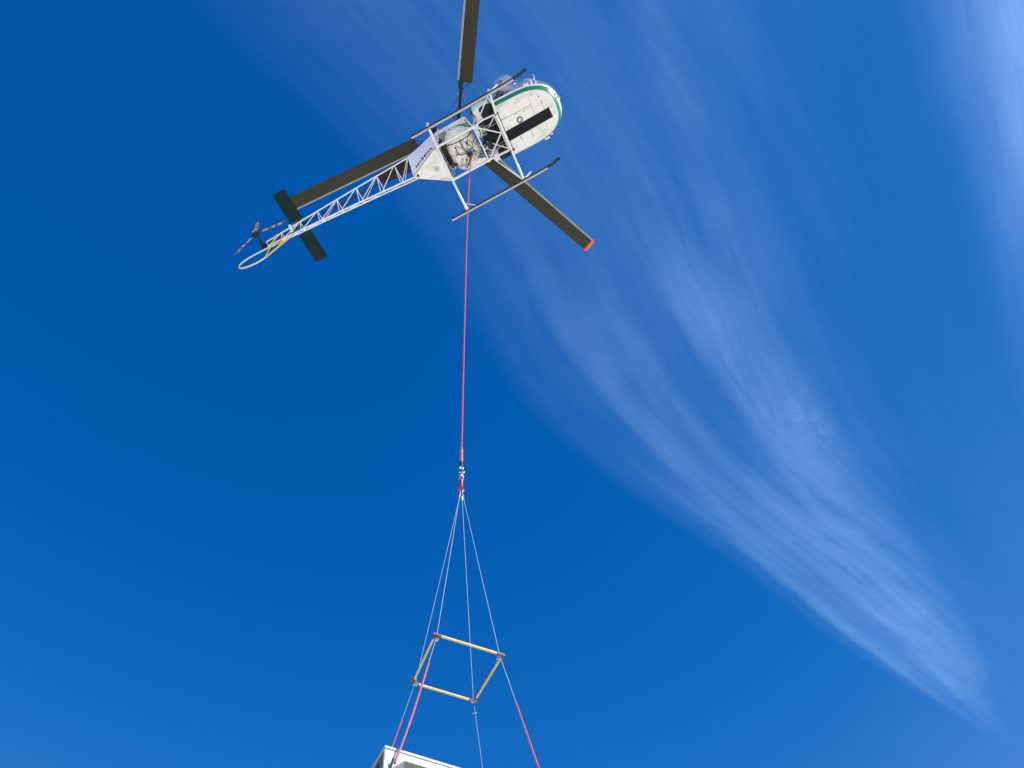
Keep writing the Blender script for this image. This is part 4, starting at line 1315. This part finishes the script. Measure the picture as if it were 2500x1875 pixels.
def torus(bm, c, r, tr, nrm, seg=24, ts=8, sx=1.0, sy=1.0):
    nrm = Vector(nrm).normalized()
    a = Vector((0, 0, 1)) if abs(nrm.z) < 0.9 else Vector((1, 0, 0))
    u = nrm.cross(a).normalized()
    v = nrm.cross(u)
    tube(bm, [Vector(c) + u * math.cos(t_) * r * sx + v * math.sin(t_) * r * sy for t_ in [2 * math.pi * i / seg for i in range(seg)]], tr, ts, closed=True)
    return bm


obj('upper_eye', torus(B(), (0, 0, 0.0), 0.022, 0.010, (0.4, -1, 0)), 'bright_steel', sw, 60)
bm = B(); superell(bm, (0.004, 0, -0.055), (0.017, 0.017, 0.030), 2.6, 16, 10); obj('swivel_body', bm, 'dark_metal', sw, 60)
obj('lower_eye', torus(B(), (0.006, 0, -0.105), 0.028, 0.010, (-0.5, -1, 0.1), sx=1.15), 'bright_steel', sw, 60)
obj('shackle_pin', cyl(B(), (-0.030, 0, -0.078), (0.036, -0.01, -0.085), 0.009, 10), 'bright_steel', sw, 60)
obj('ring', torus(B(), (0.016, 0, -0.155), 0.022, 0.008, (1, -0.4, 0)), 'bright_steel', sw, 60)
hp = Vector((-0.724, 6.661, 8.80))
hk = empty('lifting_hook', hp, label='red steel hook hanging between the swivel and the four cables', cat='hook')
obj('hook_eye', torus(B(), (-0.004, 0, 0.005), 0.024, 0.011, (0.5, -1, 0)), 'hook_red', hk, 60)
obj('shank', tube(B(), [(0, 0, -0.02), (0.004, 0, -0.07), (0.004, 0, -0.13), (0.002, 0, -0.16)], [0.022, 0.018, 0.017, 0.026], 14), 'hook_red', hk, 60)
obj('hook_bowl', tube(B(), [(0.0, 0, -0.15), (-0.024, 0, -0.165), (-0.034, 0, -0.195), (-0.028, 0, -0.226), (-0.002, 0, -0.240), (0.024, 0, -0.226), (0.030, 0, -0.195), (0.020, 0, -0.170)], [0.018, 0.013, 0.012, 0.013, 0.013, 0.012, 0.010, 0.008], 12), 'hook_red', hk, 60)
obj('safety_latch', bar(B(), (0.022, 0.0, -0.172), (-0.008, 0, -0.165), 0.010, 0.006), 'bright_steel', hk)

# ================================================================== SPREADER AND CABLES
G = Vector((-0.722, 6.661, 8.56))
SP = [Vector((-0.893, 6.186, 6.158)), Vector((-0.273, 6.470, 6.080)), Vector((-0.604, 7.151, 6.039)), Vector((-1.196, 6.874, 6.114))]
sc_ = sum(SP, Vector()) / 4
spr = empty('spreader_frame', sc_, label='square yellow spreader frame with red corners hung on four cables', cat='frame')
nrm_sp = (SP[1] - SP[0]).cross(SP[3] - SP[0]).normalized()
if nrm_sp.z < 0:
    nrm_sp = -nrm_sp
for i in range(4):
    a, c = SP[i], SP[(i + 1) % 4]
    d = (c - a).normalized()
    yb = B()
    ext = 0.022 if i % 2 == 0 else -0.02
    bar(yb, a + d * 0.058 - sc_, c - d * 0.058 - sc_, 0.019, 0.022, nrm_sp, 0.003)
    bo = obj('bar', yb, 'bar_yellow', spr)
    for q, sg in ((a, 1), (c, -1)):
        bm = B()
        bar(bm, q - d * sg * ext - sc_, q + d * sg * 0.060 - sc_, 0.023, 0.026, nrm_sp, 0.003)
        obj('corner_sleeve', bm, 'bar_red', bo)
for i, q in enumerate(SP):
    inn = (sc_ - q).normalized()
    bm = B()
    torus(bm, q + inn * 0.035 - nrm_sp * 0.02 - sc_, 0.018, 0.006, (0.3, 1, 0.2))
    obj('corner_shackle', bm, 'bright_steel', spr)
    bm = B(); cyl(bm, q + inn * 0.012 - nrm_sp * 0.032 - sc_, q + inn * 0.06 - nrm_sp * 0.03 - sc_, 0.007, 10)
    obj('shackle_pin', bm, 'bright_steel', spr)


def ptline(a, b, t_):
    return a + (b - a) * t_


UN_K = Vector((-1.218, 5.92, 4.946))          # upper near corner of the unit
UN_W, UN_D, UN_H = 1.42, 1.20, 1.02
yaw, pit_, rol_ = R(31), R(4), R(-12)
UR_ = Matrix.Rotation(yaw, 3, 'Z') @ Matrix.Rotation(pit_, 3, 'Y') @ Matrix.Rotation(rol_, 3, 'X')


def up_(x, y, z):
    return UN_K + UR_ @ Vector((x, y, z))


# lower ends of the slings: lugs at the foot of the unit
mids = [Vector((-1.125, 5.90, 4.785)), Vector((-0.002, 6.56, 5.006)), Vector((-0.541, 7.32, 5.439)), Vector((-1.360, 6.93, 5.492))]
ends = []
for i in range(4):
    d = (mids[i] - SP[i])
    d /= abs(d.z)
    ends.append(mids[i] + d * (mids[i].z - 4.05))
names = ['steel cable at the near left corner, sheathed red where it crosses the unit', 'steel cable at the right corner of the spreader, its pink sheath running out of frame',
         'bare steel cable through the lowest corner of the spreader', 'steel cable at the far left corner, its sheath ending behind the unit']
sleeve_px = [0.22, 0.47, 9, 0.60]
for i in range(4):
    top = G + Vector(((-0.012, 0.012, 0.006, -0.008)[i], (-0.006, -0.004, 0.008, 0.006)[i], 0))
    cb = empty('sling_cable', top, label=names[i], cat='cable', group='four sling cables of the load')
    corner = SP[i] + (sc_ - SP[i]).normalized() * 0.030 - nrm_sp * 0.0
    # slight sag
    mid = (top + corner) / 2 + Vector((0, 0, -0.012))
    obj('wire', tube(B(), rel([top, mid, corner], top), 0.0032, 8), 'wire_steel', cb, 60)
    low = mids[i]
    end = ends[i]
    path = [corner, Vector((-1.030, 6.035, 5.281)), low] if i == 0 else [corner, ptline(corner, low, 0.5), low]
    path = bez(path, 12)
    full = path + [ptline(low, end, k / 6) for k in range(1, 7)]
    obj('wire', tube(B(), rel(full, top), 0.0032, 8), 'wire_steel', cb, 60)
    if i != 2:
        k0 = int(round(sleeve_px[i] * (len(path) - 1)))
        run = path[k0:] if i == 0 else full[k0:]
        rr_ = 0.0095 if i == 0 else 0.0080
        obj('sheath', tube(B(), rel(run, top), [rr_ * random.uniform(0.93, 1.07) for _ in run], 12), 'sleeve_red', cb, 60)
    # ferrule and eye at the top
    dd = (corner - top).normalized()
    obj('ferrule', cyl(B(), dd * 0.05, dd * 0.11, 0.009, 10), 'bright_steel', cb, 60)
    obj('eye', torus(B(), dd * 0.015 + Vector((0, 0, 0.02)), 0.022, 0.0055, Vector((1, 0.3 * i, 0.1)), 18, 6, 0.7, 1.4), 'bright_steel', cb, 60)
    if i == 2:
        q = ptline(corner, low, 0.21)
        bm = B(); superell(bm, q - top, (0.014, 0.014, 0.010), 2.4, 12, 8); obj('cable_clip', bm, 'wire_steel', cb, 60)
        obj('clip_bolt', cyl(B(), q - top + Vector((-0.03, 0, 0.002)), q - top + Vector((0.015, 0, 0)), 0.004, 8), 'bright_steel', cb, 60)
        obj('black_tape', tube(B(), rel([ptline(corner, low, 0.0), ptline(corner, low, 0.10)], top), 0.0075, 8), 'black_rubber', cb, 60)
    if i == 0:
        e1 = low
        obj('sheath_mouth', tube(B(), rel([ptline(corner, low, 0.985), ptline(corner, low, 1.006)], top), 0.0085, 10), 'black_rubber', cb, 60)
        obj('hook_leg', tube(B(), rel([low + Vector((-0.012, 0, 0.03)), low + Vector((-0.03, 0.0, -0.03)), ptline(low, end, 0.25)], top), 0.007, 8), 'black_metal', cb, 60)

# ================================================================== THE UNIT
unit = empty('air_conditioning_unit', up_(UN_W / 2, UN_D / 2, -UN_H), label='white metal rooftop air conditioning unit hanging from the cables', cat='air conditioner')
uo = unit.location.copy()


def ub(x0, x1, y0, y1, z0, z1, name, material, parent=unit, bev=0.004):
    bm = B()
    box(bm, up_((x0 + x1) / 2, (y0 + y1) / 2, (z0 + z1) / 2) - uo, (x1 - x0, y1 - y0, z1 - z0), UR_, bev)
    return obj(name, bm, material, parent)


W_, D_, H_ = UN_W, UN_D, UN_H
ub(-0.004, W_ + 0.004, -0.004, D_ + 0.004, -0.028, 0.0, 'top_cover', 'unit_paint')
ub(0.0, W_, 0.0, D_, -H_, -H_ + 0.07, 'base_rail', 'unit_grey')
for (x, y) in ((0, 0), (W_ - 0.026, 0), (0, D_ - 0.026), (W_ - 0.026, D_ - 0.026)):
    ub(x, x + 0.026, y, y + 0.026, -H_ + 0.071, -0.0295, 'corner_post', 'unit_paint')
# left end panel, back and right panels
lp = ub(0.006, 0.02, 0.0275, D_ - 0.0275, -H_ + 0.071, -0.0295, 'end_panel', 'shaded_end')
ub(-0.002, 0.0055, 0.13, 0.155, -0.60, -0.075, 'panel_slot', 'unit_dark', lp, 0.002)
ub(-0.002, 0.0055, 0.20, 0.225, -0.60, -0.075, 'panel_slot', 'unit_dark', lp, 0.002)
for k in range(5):
    bm = B(); cyl(bm, up_(0.006, 0.09, -0.08 - 0.2 * k) - uo, up_(-0.003, 0.09, -0.08 - 0.2 * k) - uo, 0.006, 8); obj('screw', bm, 'bright_steel', lp)
ub(W_ - 0.02, W_ - 0.006, 0.0275, D_ - 0.0275, -H_ + 0.071, -0.0295, 'end_panel', 'unit_paint')
ub(0.0275, W_ - 0.0275, D_ - 0.02, D_ - 0.006, -H_ + 0.071, -0.0295, 'back_panel', 'unit_paint')
# front panel with an eight-sided opening, funnel and guard
zx0, zx1, zz0, zz1, cc = 0.075, 1.30, -0.93, -0.090, 0.10
octo = [(zx0 + cc, zz1), (zx1 - cc, zz1), (zx1, zz1 - cc), (zx1, zz0 + cc), (zx1 - cc, zz0), (zx0 + cc, zz0), (zx0, zz0 + cc), (zx0, zz1 - cc)]
o0, o1, p0_, p1_ = 0.0275, W_ - 0.0275, -H_ + 0.071, -0.0295
outer = [(zx0 + cc, p1_), (zx1 - cc, p1_), (o1, p1_), (o1, p0_), (zx1 - cc, p0_), (zx0 + cc, p0_), (o0, p0_), (o0, p1_)]
outer = [(zx0 + cc, p1_), (zx1 - cc, p1_), (o1, zz1 - cc), (o1, zz0 + cc), (zx1 - cc, p0_), (zx0 + cc, p0_), (o0, zz0 + cc), (o0, zz1 - cc)]
bm = B()
rf = [bm.verts.new(up_(x, 0.004, z) - uo) for x, z in outer]
rb = [bm.verts.new(up_(x, 0.004, z) - uo) for x, z in octo]
for k in range(8):
    bm.faces.new((rf[k], rf[(k + 1) % 8], rb[(k + 1) % 8], rb[k]))
for k, cxz in ((1, (o1, p1_)), (3, (o1, p0_)), (5, (o0, p0_)), (7, (o0, p1_))):
    cv_ = bm.verts.new(up_(cxz[0], 0.004, cxz[1]) - uo)
    bm.faces.new((rf[k], cv_, rf[(k + 1) % 8]))
bmesh.ops.recalc_face_normals(bm, faces=bm.faces[:])
ext_ = bmesh.ops.extrude_face_region(bm, geom=bm.faces[:])
bmesh.ops.translate(bm, vec=UR_ @ Vector((0, 0.008, 0)), verts=[v for v in ext_['geom'] if isinstance(v, bmesh.types.BMVert)])
fp = obj('front_panel', bm, 'unit_paint', unit, 30)
bm = B()
ctr = ((zx0 + zx1) / 2, (zz0 + zz1) / 2)
inner = [(ctr[0] + (x - ctr[0]) * 0.93, ctr[1] + (z - ctr[1]) * 0.90) for x, z in octo]
loft(bm, [[up_(x, 0.0045, z) - uo for x, z in octo], [up_(x, 0.075, z) - uo for x, z in inner], [up_(x, 0.079, z) - uo for x, z in inner], [up_(x * 1.0, 0.0125, z) - uo for x, z in octo]])
obj('recess_funnel', bm, 'unit_grey', fp, 30)
ub(0.06, W_ - 0.06, 0.082, 0.10, zz0 - 0.01, zz1 + 0.01, 'coil', 'coil', fp)
x0i, x1i, z1i, z0i = 0.185, 1.20, -0.128, -0.88
for (a0, a1, c0, c1) in ((x0i, x1i, z1i - 0.018, z1i), (x0i, x1i, z0i, z0i + 0.018), (x0i, x0i + 0.018, z0i + 0.0185, z1i - 0.0185), (x1i - 0.018, x1i, z0i + 0.0185, z1i - 0.0185)):
    ub(a0, a1, 0.040, 0.055, c0, c1, 'guard_frame', 'unit_paint', fp, 0.003)
for k in range(17):
    x = x0i + 0.05 + k * 0.056
    ub(x, x + 0.012, 0.042, 0.052, z0i + 0.0185, z1i - 0.0185, 'guard_slat', 'unit_paint', fp, 0.002)
for k in range(6):
    z = z1i - 0.05 - k * 0.12
    ub(x0i + 0.0185, x1i - 0.0185, 0.056, 0.064, z - 0.008, z, 'guard_bar', 'unit_paint', fp, 0.002)
ub(0.034, 0.165, 0.0015, 0.0055, -0.098, -0.036, 'sticker', 'sticker', fp, 0)
for k in range(4):
    bm = B(); cyl(bm, up_(0.05 + 0.43 * k, 0.006, -0.045 if k else -0.60) - uo, up_(0.05 + 0.43 * k, 0.0005, -0.045 if k else -0.60) - uo, 0.006, 8); obj('screw', bm, 'bright_steel', fp)
# two lifting bars run through the base rails; the slings end on them
for a, c in ((ends[0], ends[1]), (ends[3], ends[2])):
    d = (c - a).normalized()
    bm = B()
    tube(bm, [a - d * 0.05 - uo, c + d * 0.05 - uo], 0.026, 14)
    lbar = obj('lifting_bar', bm, 'unit_grey', unit)
    for q in (a, c):
        obj('bar_eye', torus(B(), q - uo + Vector((0, 0, 0.03)), 0.026, 0.008, d), 'bright_steel', lbar, 60)
